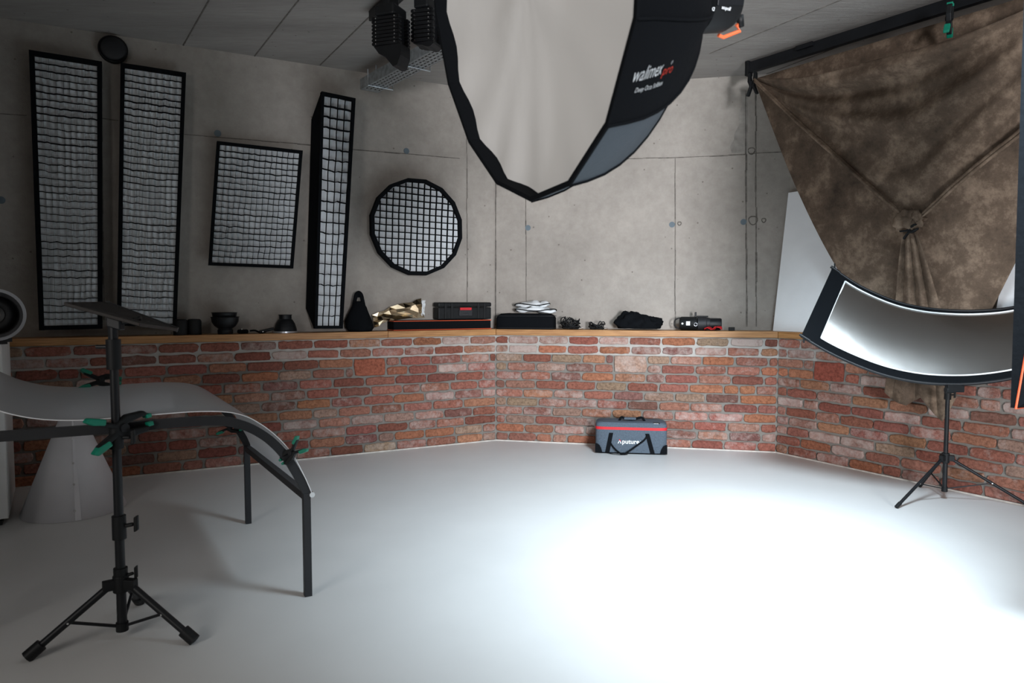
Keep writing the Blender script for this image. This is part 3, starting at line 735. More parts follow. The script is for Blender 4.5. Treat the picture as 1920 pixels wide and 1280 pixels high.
# spot projector lying on the shelf
p = shp(1310, 'M', -.09); r = .055; c = p+V((0, 0, r+.002)); t = thing('spot_lamp', 'black spotlight lamp with lens tube lying on the shelf above the brick wall', 'lamp', p)
def along(k): return c+dM*k
MB().lathe(c-dM*.155, [(.03, 0), (r*.9, .006), (r, .02), (r, .14)], 26, dM).build('lamp_housing', 'black_plastic', t, smooth=True, auto=True)
MB().lathe(c-dM*.012, [(r*.8, 0), (r*1.02, .004), (r*1.02, .07), (r*.9, .075), (r*.86, .10)], 26, dM).build('zoom_barrel', 'grey_metal', t, smooth=True, auto=True)
MB().lathe(c+dM*.08+V((0, 0, -.004)), [(r*.8, 0), (r*.88, .005), (r*.88, .09), (r*.8, .1), (r*.5, .095)], 26, dM).build('lens_tube', 'black_metal', t, smooth=True, auto=True)
m = MB(); m.tube(catmull([along(-.15)+V((0, 0, .045)), along(-.185)+V((0, 0, .03)), along(-.195), along(-.185)-V((0, 0, .03)), along(-.15)-V((0, 0, .043))], 5), .005, 7, up=nM); m.build('rear_handle', 'black_metal', t, smooth=True)
m = MB(); m.box(along(-.025)+V((0, 0, .068)), (.016, .02, .05), dM+V((0, 0, .15)), None, None); m.build('yoke_lever', 'black_metal', t, bevel=.003)
MB().box(along(.03)+V((0, 0, .057)), (.09, .03, .012), dM).build('top_rail', 'black_plastic', t, bevel=.003)
m = MB(); m.tube([along(-.025)+nM*.056+(dM*math.cos(q)+V((0, 0, 1))*math.sin(q))*.013-V((0, 0, .006)) for q in [i*math.pi/8 for i in range(16)]], .003, 6, closed=True); m.build('yoke_bolt', 'silver_rim', t, smooth=True)
m = MB(); m.box(along(-.085)+nM*.0545+V((0, 0, .002)), (.03, .004, .032), dM, None, V((0, 0, 1))); m.build('rating_label', 'silver_rim', t)
m = MB(); m.cyl(along(-.13)+nM*.05, along(-.13)+nM*.056, .008); m.build('logo_dot', 'white_print', t)
p = shp(1342, 'M', -.035); m = MB()
m.grid(lambda u, v: p+dM*(u*.14-.09)+nM*(v*.04-.01)+V((0, 0, .008+.03*abs(math.sin(u*5.5+v))*(.5+.5*u)+.012*noise.noise(V((u*6, v*3, 2))))), 16, 5)
m.build('red_ribbon', 'red_cloth', smooth=True, solid=.004, label='small crumpled red cloth in front of the spotlight lamp', cat='cloth')
p = shp(1372, 'M', -.09); MB().box(p+V((0, 0, .015)), (.048, .03, .028), dM).build('small_box', 'black_plastic', bevel=.002, label='tiny black box alone on the shelf right of the spotlight lamp', cat='box')

# ------------------------------------------------------------------ white boards leaning at the right
nR = inn(dR)
def slab(name, P, th, m, label, cat):
    n = (P[1]-P[0]).cross(P[3]-P[0]).normalized(); n = n if n.dot(nR) > 0 else -n
    o = MB().prism(P, -n*th).build(name, m, bevel=.002, label=label, cat=cat); return o
bl = wp(1449, 613, 'R', -.05); bl.z = SH+.001; br = bl+dR*.72
tl = wp(1478, 361, 'R', -.175); tr = tl+dR*.72
slab('foam_board', [bl, br, tr, tl], .02, 'white_board', 'white foam board leaning on the shelf left of the brown backdrop', 'board')
bl = wp(1858, 600, 'R', -.05); bl.z = SH+.001; br = bl+dR*.6
tl = wp(1905, 380, 'R', -.175); tr = tl+dR*.6
slab('foam_board', [bl, br, tr, tl], .02, 'white_board', 'white board sliver behind the right edge of the brown backdrop', 'board')

# ------------------------------------------------------------------ galvanised cable tray and folded pantographs at the ceiling
zt = 2.86
ta = fl(688, 170, zt); tb = fl(842, 88, zt); d = (tb-ta); d.z = 0; Lt = d.length; d.normalize(); s = V((-d.y, d.x, 0)); wt = .2
t = thing('cable_tray', 'galvanised perforated cable tray hanging under the ceiling left of the big softbox', 'cable tray', ta)
c = ta+d*Lt/2+s*.02
m = MB(); wt = .15
m.box(c+V((0, 0, .002)), (Lt, wt, .004), d)
for q in (-1, 1): m.box(c+s*q*wt/2+V((0, 0, .04)), (Lt, .004, .08), d)
m.box(c-d*Lt/2+V((0, 0, .04)), (.004, wt, .08), d)
m.build('tray_channel', 'galv', t)
m = MB()
for i in range(int(Lt/.045)):
    for j in range(4):
        p = c-d*(Lt/2-.07-i*.045)+s*(-.052+j*.035); m.box(p+V((0, 0, -.0008)), (.024, .008, .0014), d)
m.build('slot_row', 'black_metal', t)
for k in (.13, .6):
    m = MB(); p = c-d*(Lt/2-k*Lt); a = p-s*(wt/2+.012)-V((0, 0, .006)); b = p+s*(wt/2+.05)-V((0, 0, .006))
    m.tube([a+V((0, 0, .12)), a, b, b+V((0, 0, .05))], .005, 6, up=d); m.build('hanger_rod', 'galv', t)
for k in (.1, .9):
    m = MB(); p = c-d*(Lt/2-k*Lt); m.cyl(p+V((0, 0, .0)), V((p.x, p.y, CEIL)), .006); m.build('ceiling_rod', 'galv', t)

def pantograph(label, px0, px1, py0, py1, Y, layers, bk):
    a = dp(px0, py0, Y); b = dp(px1, py0, Y); lo = dp(px0, py1, Y)
    ctr = (a+b)/2; ax = V((.93, -.37, 0)).normalized(); ay = V((-ax.y, ax.x, 0)); W = (b-a).length; Hh = a.z-lo.z
    t = thing('pantograph', label, 'pantograph', (ctr.x, ctr.y, lo.z))
    dz = Hh/layers
    m = MB(); m.box((ctr.x, ctr.y, (a.z+lo.z)/2), (W*.8, .06, Hh*.98), ax); m.build('core_bars', 'black_metal', t)
    for k in range(layers):
        z = lo.z+dz*(k+.5)
        for q in (-1, 1):
            m = MB(); p0 = V((ctr.x, ctr.y, z-q*dz*.12))-ax*W*.5+ay*q*.045; p1 = V((ctr.x, ctr.y, z+q*dz*.12))+ax*W*.5+ay*q*.045
            m.bar(p0, p1, .022, dz*.80); m.cyl(p0-ay*.011, p0+ay*.011, dz*.46, n=12); m.cyl(p1-ay*.011, p1+ay*.011, dz*.46, n=12)
            m.build('scissor_arm', 'black_metal', t)
        for e in (-.38, .36):
            m = MB(); p = V((ctr.x, ctr.y, z))+ax*W*e; m.cyl(p-ay*.056, p-ay*.061, .0035, n=8); m.build('rivet', 'chrome', t)
    m = MB(); m.box((ctr.x, ctr.y, a.z+.03), (W*.75, .14, .06), ax); m.box((ctr.x, ctr.y, (a.z+CEIL)/2), (W*.3, .1, CEIL-a.z-.02), ax)
    m.build('rail_carriage', 'black_metal', t, bevel=.01)
    m = MB(); m.prism([V((ctr.x, ctr.y, lo.z))+ax*W*e+V((0, 0, z*bk))-ay*.05 for e, z in ((-.50, .0), (-.3, -.04), (-.05, -.06), (.25, -.115), (.42, -.11), (.56, -.06), (.56, 0))], ay*.1)
    m.build('lower_bracket', 'black_metal', t)
    return t
pantograph('large folded black scissor pantograph hanging from the ceiling rail left of the big softbox', 706, 760, 36, 90, 3.9, 8, 1)
pantograph('smaller folded black scissor arm pack directly against the left rim of the big softbox', 780, 820, 22, 84, 4.0, 8, .25)
ra = fl(700, 32, 2.99); rb = fl(800, -60, 2.99); rb = ra+(rb-ra)*1.3
MB().bar(ra, rb, .06, .06).build('ceiling_rail', 'black_metal', label='black ceiling rail carrying the folded pantographs', cat='rail')

# ------------------------------------------------------------------ big octagonal softbox with lamp head
def octa():
    C = dp(980, -66, 1.75); R = .545; Bk = dp(1292, 4, 1.95)
    vr = (C-V((0, 0, CH))).normalized(); n = (V((-.90, 0, 0))-vr*.425).normalized(); Dp = .45
    e2 = V((1, 0, 0)).cross(vr).normalized(); e1 = e2.cross(n).normalized()
    if e1.x < 0: e1 = -e1
    drift = (Bk-(C-n*Dp))   # the heavy lamp lets the back of the softbox sag
    N = 16
    def P(r, k, o): a = -math.pi/2-math.radians(9)+2*math.pi*k/N; return C+(e1*math.cos(a)+e2*math.sin(a))*r+n*o+drift*min(1, max(0, -o/Dp))**1.2
    t = thing('octagonal_softbox', 'huge deep round softbox with grey-white front hanging over the floor', 'softbox', C-e2*R)
    m = MB()
    def face(u, v):
        a = u*N; k = int(a) % N; f = a-int(a); p = P(R, k, 0).lerp(P(R, (k+1) % N, 0), f); q = C.lerp(p, v)
        ang = 2*math.pi*u
        return q-n*(.004+.016*math.sin(math.pi*v)*(1+.6*noise.noise(V((math.cos(ang)*2, math.sin(ang)*2, v*2))))-.006*v**3*math.cos(ang*N))
    m.grid(face, N*6, 14); m.build('front_diffuser', 'octa_face', t, smooth=True, weld=True)
    m = MB(); vs = []; rings = [(R-.002, -.012), (R-.002, .036), (R+.011, .037), (R+.011, .030)]
    for r, o in rings: vs += [P(r, k, o) for k in range(N)]
    m.add(vs, [(j*N+k, j*N+(k+1) % N, (j+1)*N+(k+1) % N, (j+1)*N+k) for j in range(3) for k in range(N)]).build('front_lip', 'black_fabric', t)
    rr = .085; K = 10
    def prof(j):
        s = j/K; return rr+(R+.010-rr)*(1-s**1.8), .034-(Dp+.029)*s
    for nm, mt, ks in (('shell_panel', 'floor_lit', [0, 1, 2, 13, 14, 15]), ('shell_panel', 'black_fabric', list(range(3, 13)))):  # lower panels carry the floor light in their colour
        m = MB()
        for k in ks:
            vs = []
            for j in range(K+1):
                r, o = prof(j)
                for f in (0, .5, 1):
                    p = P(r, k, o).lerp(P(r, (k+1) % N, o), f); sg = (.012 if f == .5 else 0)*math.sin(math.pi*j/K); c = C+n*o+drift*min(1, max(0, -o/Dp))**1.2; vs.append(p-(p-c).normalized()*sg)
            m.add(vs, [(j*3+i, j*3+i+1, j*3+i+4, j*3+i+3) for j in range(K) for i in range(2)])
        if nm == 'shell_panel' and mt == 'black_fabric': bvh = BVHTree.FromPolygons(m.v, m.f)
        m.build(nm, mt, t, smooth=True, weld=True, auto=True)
    m = MB()
    for k in range(N): m.tube([P(prof(j)[0]+.001, k, prof(j)[1]) for j in range(K+1)], .0035, 6)
    m.build('rib_seams', 'black_fabric', t, smooth=True)
    # speed ring
    m = MB(); m.lathe(Bk+n*.03, [(.088, -.03), (.1, -.02), (.1, .01), (.088, .02)], 32, -n); m.build('speed_ring', 'black_metal', t, smooth=True, auto=True)
    # lettering on the panel facing the camera, between the ribs 2..3 (right hand side)
    def hit(x, y): return bvh.ray_cast(V((0, 0, CH)), ray(x, y).normalized())[0]
    p0 = hit(1184, 153); p1 = hit(1239, 137); up = hit(1192, 125)-p0
    text('walimex', 'walimex_lettering', 'white_print', t, p0, p1-p0, up, (p1-p0).length, shear=.3, height=up.length*.95, wrap=bvh)
    p0r = hit(1238, 141); p1r = hit(1258, 134); upr = hit(1243, 124)-p0r
    text('pro', 'pro_lettering', 'red_print', t, p0r, p1r-p0r, upr, (p1r-p0r).length, shear=.3, height=upr.length, wrap=bvh)
    q0 = hit(1188, 173); q1 = hit(1240, 158); upq = hit(1191, 160)-q0
    text('Deep Octa Softbox', 'small_lettering', 'white_print', t, q0, q1-q0, upq, (q1-q0).length, shear=.2, height=upq.length*.9, wrap=bvh)
    text('®', 'trademark', 'white_print', t, hit(1256, 120), p1-p0, up, .008, font_bold=True, wrap=bvh)
    # lamp head
    ax = -n; H0 = Bk+ax*.02
    h = thing('studio_lamp_head', 'black studio lamp head with orange bracket behind the huge softbox', 'lamp', H0-V((0, 0, .09)))
    m = MB(); m.lathe(H0, [(.06, 0), (.078, .008), (.08, .03), (.08, .085), (.072, .105), (.05, .115)], 32, ax); m.build('head_body', 'black_plastic', h, smooth=True, auto=True)
    side = (V((0, 0, CH))-H0); side = (side-ax*side.dot(ax)).normalized(); upv = (V((0, 0, 1))-ax*ax.z).normalized()
    pc = rp(1358, 2, H0+side*.079, side)
    pl = MB(); dv = ax.cross(side).normalized(); 
    if dv.z < 0: dv = -dv
    pl.box(H0+ax*.055+side*.068+dv*.055, (.085, .075, .03), ax, dv, side); pl.build('vent_panel', 'silver_rim', h, bevel=.012, label='pale metallic vent panel')
    pl = MB(); pl.box(H0+ax*.052+side*.077+dv*.012, (.088, .046, .012), ax, dv, side); pl.build('name_plate', 'black_metal', h, bevel=.003)
    g0 = rp(1370, 16, H0+side*.084, side); g1 = rp(1353, 12, H0+side*.084, side)
    text('godox', 'godox_lettering', 'white_print', h, g0, g1-g0, (g1-g0).cross(side)*-1, (g1-g0).length, font_bold=True)
    k0 = rp(1340, 14, H0+side*.084, side); text('D', 'logo_mark', 'white_print', h, k0, g1-g0, (g1-g0).cross(side)*-1, .008, font_bold=True)
    m = MB(); b0 = rp(1347, 66, H0, side); b1 = rp(1356, 70, H0, side); b2 = rp(1387, 58, H0, side); b3 = rp(1381, 46, H0, side)
    m.tube([b0, b1, b2, b3], .0055, 8); m.build('bracket', 'orange_plastic', h, label='orange bracket')
    m = MB(); m.tube([rp(1386, 30, H0, side), rp(1390, 50, H0, side)], [.012, .008], 10); m.build('tilt_knob', 'black_plastic', h, smooth=True)
    m = MB(); m.cyl(H0+ax*.05+V((0, 0, .07)), V((H0.x+ax.x*.05, H0.y+ax.y*.05, CEIL)), .014); m.build('hanging_rod', 'black_metal', h)
octa()

# ------------------------------------------------------------------ backdrop rail, backdrop and clamps
ra = fl(1404, 128, 2.975); rb = fl(1840, -8, 2.975); dd = (rb-ra).normalized(); rb2 = ra+dd*3.0
m = MB(); m.bar(ra+V((0, 0, -.0)), rb2, .045, .075); 
t = thing('backdrop_rail', 'long black ceiling rail above the brown backdrop', 'rail', ra)
m.build('rail_beam', 'black_metal', t)
MB().box(ra+V((0, 0, -.005)), (.03, .06, .11), dd).build('end_cap', 'black_plastic', t, bevel=.004)
MB().bar(ra+dd*.42+V((0, 0, .02)), ra+dd*.55+V((0, 0, .02)), .09, .03).build('ceiling_bracket', 'black_metal', t)
OFF = .33
def rw(x, y, o=0.0):
    k = min(1, max(0, (y-150)/450)); return wp(x, y, 'R', lerp(.31, .075, k)+o*lerp(1, .55, k))
tb_ = thing('backdrop_cloth', 'large mottled brown fabric backdrop gathered into a knot, hanging from the rail', 'backdrop', rw(1700, 790))
# back sheet, hanging as a V
left = catmull([(1414, 148, 0), (1450, 245, 0), (1490, 345, 0), (1540, 450, 0), (1600, 555, 0), (1655, 650, 0), (1700, 735, 0)], 6)
right = catmull([(2100, -60, 0), (2080, 100, 0), (2020, 250, 0), (1950, 400, 0), (1885, 530, 0), (1830, 640, 0), (1790, 735, 0)], 6)
def sheet(u, v):
    a = samp(left, v); b = samp(right, v); p = a.lerp(b, u)
    fold = .02*math.sin(u*9+v*2)*v+.015*noise.noise(V((u*5, v*4, 1)))
    return rw(p.x, p.y, -.045+fold)
m = MB(); m.grid(sheet, 60, 50); m.build('back_sheet', 'muslin', tb_, smooth=True, solid=.003)
# front drape between the two twisted edges: sags below the rail
topc = catmull([(1414, 146, 0), (1480, 147, 0), (1560, 134, 0), (1640, 112, 0), (1720, 92, 0), (1800, 68, 0), (1880, 36, 0), (1960, 0, 0), (2060, -50, 0)], 6)
botc = catmull([(1416, 150, 0), (1480, 215, 0), (1550, 280, 0), (1620, 345, 0), (1700, 408, 0), (1770, 365, 0), (1850, 302, 0), (1960, 205, 0), (2070, 100, 0)], 6)
def drape(u, v):
    a = samp(topc, u); b = samp(botc, u); p = a.lerp(b, v)
    s = math.sin(math.pi*min(1, u*1.15)**.8)
    f = .0
    # long swags running from the left clamp towards the upper right
    ph = v*(4.5+5*u)+u*1.2
    f = (.060*math.sin(ph*2.2)+.022*math.sin(ph*5+u*5))*s*(1-v)**.7
    f += .012*noise.noise(V((u*7, v*7, 5)))*s
    return rw(p.x, p.y, .07+.10*s*(1-v)+f)
m = MB(); m.grid(drape, 90, 44); m.build('front_drape', 'muslin', tb_, smooth=True, solid=.003)
# twisted edges
for pts, r0 in (([(1414, 148), (1450, 183), (1500, 231), (1560, 285), (1620, 340), (1672, 385), (1690, 402)], .012), ([(1716, 412), (1745, 387), (1790, 345), (1850, 295), (1905, 252), (1980, 190), (2070, 100)], .012)):
    for q, (ox, orr) in enumerate(((0, 1.0), (5, .7))):
        P = catmull([V((x+ox*(i/len(pts)), y+ox*.9, 0)) for i, (x, y) in enumerate(pts)], 6); m = MB()
        L_ = len(P); rad = [r0*orr*(.75+.55*math.sin(math.pi*i/L_)+.12*math.sin(i*1.3)) for i in range(L_)]
        m.tube([rw(p.x, p.y, .118+.012*q) for p in P], rad, 9, up=nR); m.build('twisted_edge', 'muslin', tb_, smooth=True)
# knot
kn = rw(1703, 412, .12)
m = MB(); m.blob(kn, .085, .05, .06, dR, amp=.55, fr=1.8, seed=3, n=36, flatbase=False); m.blob(rw(1688, 412, .15), .045, .03, .022, dR, amp=.4, fr=2, seed=7, n=24, flatbase=False)
m.blob(rw(1718, 405, .14), .03, .03, .035, dR, amp=.4, fr=2, seed=9, n=24, flatbase=False)
m.build('knot', 'muslin', tb_, smooth=True)
# hanging tail with pleats, ends below the reflector
tl_ = catmull([(1694, 432, 0), (1688, 470, 0), (1676, 530, 0), (1666, 600, 0), (1668, 680, 0), (1672, 775, 0)], 8)
tr_ = catmull([(1716, 432, 0), (1738, 475, 0), (1752, 530, 0), (1768, 600, 0), (1790, 680, 0), (1808, 748, 0)], 8)
def tail(u, v):
    yb = samp([V((y, 0, 0)) for y in (735, 748, 756, 760, 752, 745, 762, 778, 790, 770, 742)], u).x
    hw = lerp(11, lerp(46, 68, max(0, (v-.5)*2)), min(1, v*1.9)**.8); cx = lerp(1705, 1722, min(1, v*2))+8*max(0, v-.5)
    f = abs(math.sin(u*math.pi*3.2+1.2+v*.9))
    return rw(cx+hw*(2*u-1), lerp(432, yb, v), .10+.07*(f-.4)*min(1, v*4+.25)+.02*noise.noise(V((u*5, v*3, 7))))
m = MB(); m.grid(tail, 60, 40); m.build('tail', 'muslin', tb_, smooth=True, solid=.003)
# wing of the lower hem left of the tail
def hem(u, v):
    x = lerp(1625, 1700, u); y = lerp(640+10*u, 690+35*u-20*abs(u-.5), v); return rw(x, y, .07+.02*math.sin(u*8+v*2))
m = MB(); m.grid(hem, 16, 10); m.build('lower_hem', 'muslin', tb_, smooth=True, solid=.003)

def clamp(label, p, fwd, up, size, open_=22, grips=True, group=None, handle_mat='black_plastic'):
    """A-shaped spring clamp; jaws point along fwd, opening in the fwd/up plane"""
    fwd = V(fwd).normalized(); up = V(up); up = (up-fwd*up.dot(fwd)).normalized(); sd = fwd.cross(up)
    t = thing('spring_clamp', label, 'clamp', p, group); s = size
    for q in (-1, 1):
        a = math.radians(open_)
        def L(x, y): return V(p)+fwd*x*s+up*y*q*s
        arm = MB(); arm.prism([x-sd*.09*s for x in (L(.48, .10), L(.42, .2), L(.1, .22), L(-.12, .12), L(-.5, .30), L(-.52, .2), L(-.1, .0), L(.1, .06), L(.34, .1))], sd*.18*s)
        arm.build('arm', handle_mat, t, bevel=.03*s)
        if grips:
            g_ = MB(); g_.prism([x-sd*.1*s for x in (L(-.26, .25), L(-.54, .36), L(-.62, .30), L(-.5, .2), L(-.3, .135))], sd*.2*s); g_.build('grip', 'green', t, bevel=.03*s, label='green rubber grip')
            g_ = MB(); g_.box(L(.48, .08), (.1*s, .2*s, .08*s), fwd, sd, up); g_.build('jaw_pad', 'green', t, bevel=.015*s, label='green jaw pad')
    MB().cyl(V(p)-sd*.12*s, V(p)+sd*.12*s, .08*s).build('pivot', 'black_metal', t, smooth=True, auto=True)
    return t
kp = rw(1706, 432, .17); clamp('small black spring clamp gripping the knot of the brown backdrop', kp, dR+V((0, 0, .5)), V((0, 0, 1)), .11, grips=False)
kp = rw(1411, 156, .10); clamp('black spring clamp at the left end of the backdrop rail', kp, V((0, 0, 1)), dR, .17, grips=False)
kp = rw(1780, 34, .10); clamp('green gripped clamp on the backdrop rail at the top right', kp, V((.05, 0, 1)), dR*.3+nR, .16)

# ------------------------------------------------------------------ tripod stands
def tripod(t, c, feet, hub, low, top, r, rl, collars, foot_r=1.7, tip=None):
    P = lambda z: V((c.x, c.y, z))
    m = MB(); m.cyl(P(low), P(top), r, r*.85, 18); m.build('pole', 'black_metal', t, smooth=True, auto=True)
    m = MB(); m.cyl(P(low-.01), P(low+.02), r*1.25, n=18); m.build('lower_collar', 'black_plastic', t, smooth=True, auto=True)
    m = MB(); m.cyl(P(hub-.03), P(hub+.03), r*1.6, n=18)
    for f in feet:
        d_ = V((f.x-c.x, f.y-c.y, 0)).normalized(); m.box(P(hub)+d_*r*2, (r*3, r*1.8, .035), d_)
    m.build('hub', 'black_plastic', t, bevel=.003)
    for f in feet:
        d_ = V((f.x-c.x, f.y-c.y, 0)).normalized(); a = P(hub-.005)+d_*r*2.4; b = V((f.x, f.y, rl*1.1)); 
        m = MB(); m.cyl(a, b, rl, n=12); lg = m.build('leg', 'black_metal', t, smooth=True, auto=True)
        e = (b-a).normalized(); m = MB(); m.cyl(b-e*rl*4, b+e*rl*.3, rl*foot_r, n=12); m.build('rubber_foot', 'black_plastic', lg, smooth=True, auto=True)
        mid = a.lerp(b, .52); m = MB(); m.bar(P(low+.01)+d_*r, mid, rl*.7, rl*.7); m.build('brace', 'black_metal', t)
        sd = d_.cross(V((0, 0, 1))); m = MB(); m.cyl(mid-sd*rl*1.2, mid+sd*rl*1.2, .0035, n=8); m.build('rivet', 'chrome', t)
    for z, s, side in collars:
        m = MB(); m.cyl(P(z-.035*s), P(z+.035*s), r*1.4, n=18); m.build('collar', 'black_plastic', t, smooth=True, auto=True)
        sd = V(side).normalized(); m = MB(); a = P(z)+sd*r*1.2; b = a+sd*.025*s; m.cyl(a, b, .006*s, n=10)
        m.box(b+sd*.008*s, (.014*s, .014*s, .045*s), sd+V((0, 0, .35))); m.build('knob', 'black_plastic', t, bevel=.004)
cs = V((-1.405, 2.50, 0)); cs.y = 2.48; cs.x = -1.393
t = thing('light_stand', 'black tripod stand in the left foreground carrying a tilted dark plate', 'stand', cs)
feet = [fl(52, 1238), fl(364, 1206), fl(262, 1132)]
zz = lambda y, Y=2.48: dp(220, y, Y).z
tripod(t, cs, feet, zz(1093), zz(1176), zz(640), .0165, .0125, [(zz(988), 1.2, (1, .1, .2)), (zz(820), 1.1, (1, .1, 0)), (zz(1082), 1.0, (1, .2, .3))])
m = MB(); m.cyl(V((cs.x, cs.y, zz(692))), V((cs.x, cs.y, zz(636))), .024, n=20); m.build('top_collar', 'black_plastic', t, smooth=True, auto=True)
m = MB(); m.cyl(V((cs.x, cs.y, zz(650))), V((cs.x-.06, cs.y, zz(650))), .007, n=10); m.build('locking_pin', 'black_metal', t)
m = MB(); m.cyl(V((cs.x, cs.y, zz(640))), V((cs.x, cs.y, zz(610))), .016, n=16); m.box(V((cs.x+.01, cs.y, zz(606))), (.05, .035, .035), (1, 0, -.3)); m.build('swivel_head', 'black_metal', t, bevel=.004)
m = MB(); m.tube([V((cs.x+.02, cs.y, zz(606))), V((cs.x+.10, cs.y, zz(596)))], .008, 8); m.build('tilt_handle', 'black_plastic', t)
Pp = [dp(120, 573, 2.28), dp(198, 571, 2.72), dp(333, 621, 2.72), dp(262, 612, 2.28)]
nn = (Pp[1]-Pp[0]).cross(Pp[3]-Pp[0]).normalized()
MB().prism(Pp, V((0, 0, .012))).build('tray_plate', 'plate_metal', t, bevel=.002)
m = MB(); m.bar(Pp[1]+V((0, 0, .006)), Pp[2]+V((0, 0, .006)), .012, .018); m.build('plate_lip', 'black_metal', t)

# ------------------------------------------------------------------ still-life table
FL = V((-.824, 2.85, 0)); BL_ = V((-1.419, 3.799, 0)); lv = V((-.882, -.471, 0)).normalized(); wv = (BL_-FL)
prof = catmull([(0, .425, 0), (.035, .50, 0), (.09, .60, 0), (.17, .69, 0), (.27, .748, 0), (.40, .768, 0), (.7, .765, 0), (1.0, .765, 0), (1.35, .765, 0)], 6)
def TP(s, z, w_=0.0): return FL+lv*s+wv*w_+V((0, 0, z))
t = thing('shooting_table', 'black framed still-life table with curved frosted acrylic sheet, behind the left stand', 'table', FL+lv*.6+wv*.5)
for w_ in (0.0, 1.0):
    P = [TP(p.x, p.y-.018, w_) for p in prof]; vs = []
    for i, p in enumerate(P):
        dd_ = (P[min(i+1, len(P)-1)]-P[max(i-1, 0)]).normalized(); sd = wv.normalized(); upn = dd_.cross(sd).normalized(); upn = -upn if upn.z < 0 else upn
        for a_, b_ in ((-1, -1), (1, -1), (1, 1), (-1, 1)): vs.append(p+sd*.012*a_+upn*.017*b_)
    fs = [(i*4+k, i*4+(k+1) % 4, i*4+4+(k+1) % 4, i*4+4+k) for i in range(len(P)-1) for k in range(4)]+[(3, 2, 1, 0), tuple(len(vs)-4+k for k in range(4))]
    MB().add(vs, fs).build('side_rail', 'grey_metal', t, smooth=True, auto=True)
for w_, s0 in ((0.0, .012), (1.0, .012), (0.0, 1.32), (1.0, 1.32)):
    top = .425 if s0 < .5 else .74
    m = MB(); p = TP(s0, 0, w_); m.box(p+V((0, 0, top/2)), (.03, .03, top), lv); lg = m.build('leg', 'grey_metal', t, bevel=.002)
m = MB(); m.bar(TP(.01, .412, 0), TP(.01, .412, 1), .03, .03); m.build('cross_bar', 'grey_metal', t, bevel=.002)
m = MB(); m.bar(TP(1.32, .745, 0), TP(1.32, .745, 1), .03, .03); m.build('cross_bar', 'grey_metal', t, bevel=.002)
sprof = catmull([(-.012, .41, 0), (.025, .505, 0), (.08, .612, 0), (.165, .706, 0), (.265, .768, 0), (.40, .788, 0), (.6, .787, 0), (.8, .786, 0), (.95, .81, 0), (1.08, .87, 0), (1.2, .97, 0), (1.3, 1.12, 0), (1.34, 1.22, 0)], 8)
m = MB(); m.grid(lambda u, v: TP(samp(sprof, u).x, samp(sprof, u).y, lerp(-.012, 1.012, v)), 96, 12); m.build('acrylic_sheet', 'plexi', t, smooth=True, solid=.0)
m = MB(); e_ = [TP(q.x, q.y, -.0125) for q in sprof]; m.tube(e_, .0022, 4); m.build('sheet_edge', 'white_board', t, smooth=True, label='pale polished sheet edge')
for w_ in (0, 1):
    p = TP(-.006, .42, w_); m = MB(); m.cyl(p-wv.normalized()*.022, p+wv.normalized()*.0, .011, n=14); m.build('end_bolt', 'chrome', t, smooth=True, auto=True)
# clamps of the table
wn = wv.normalized()
pc_ = TP(.67, .765, -.03)
clamp('big green and black spring clamp at the front rail beside the stand pole', TP(.66, .755, -.0)-wn*.055+V((0, 0, .0)), lv*-.75+wn*.35+V((0, 0, .15)), V((0, 0, 1))+lv*.1, .19, group=None)
clamp('green and black spring clamp on the far edge of the acrylic sheet behind the stand', TP(.66, .80, 1.0)+V((-.02, .0, .01)), lv*-.9+V((0, 0, -.1)), V((0, 0, 1))+wn*.5, .16)
clamp('green tipped spring clamp on the curved right end of the front rail', TP(.075, .60, 0)-wn*.03, V((-.55, .1, -.5)), V((.45, -.2, -.7)), .11)
clamp('green tipped spring clamp at the far right corner of the table frame', TP(.06, .53, 1.0)-wn*.02+V((-.04, 0, 0)), V((1, 0, -.05)), V((0, 0, 1)), .12)

# ------------------------------------------------------------------ white cone
cc = V((-2.50, 4.05, 0)); cc.x = -(820/1333)*(4.05+.06)
t = thing('paper_cone', 'large white paper cone with riveted seam standing on the floor behind the table', 'cone', cc)
r0, r1, hc = .265, .035, .60
m = MB(); N = 64; vs = []
for r, z in ((r0, .001), (r1, hc)): vs += [cc+V((math.cos(2*math.pi*i/N)*r, math.sin(2*math.pi*i/N)*r, z)) for i in range(N)]
m.add(vs, [(i, (i+1) % N, N+(i+1) % N, N+i) for i in range(N)]).build('cone_sheet', 'white_cone', t, smooth=True, solid=.002)
vd = V((-cc.x*-1, 0, 0)); toc = V((-cc.x, -cc.y, 0)).normalized()
def cs_(z, o=.002): return cc+toc*(lerp(r0, r1, z/hc)+o)+V((0, 0, z))
m = MB(); pr = V((-toc.y, toc.x, 0)); a = cs_(.003); b = cs_(hc-.005)
m.add([a-pr*.0, a+pr*.03, b+pr*.006, b-pr*0, a+toc*.0025, a+pr*.03+toc*.0, b+pr*.006, b+toc*.0025], [(0, 1, 2, 3), (4, 7, 6, 5), (0, 4, 5, 1), (0, 3, 7, 4)])
m.build('seam_flap', 'white_cone', t)
for z in (.055, .19, .30, .43):
    p = cs_(z, .003); m = MB(); m.cyl(p, p+toc*.005, .0055, n=12); m.build('rivet', 'chrome', t, smooth=True, auto=True)

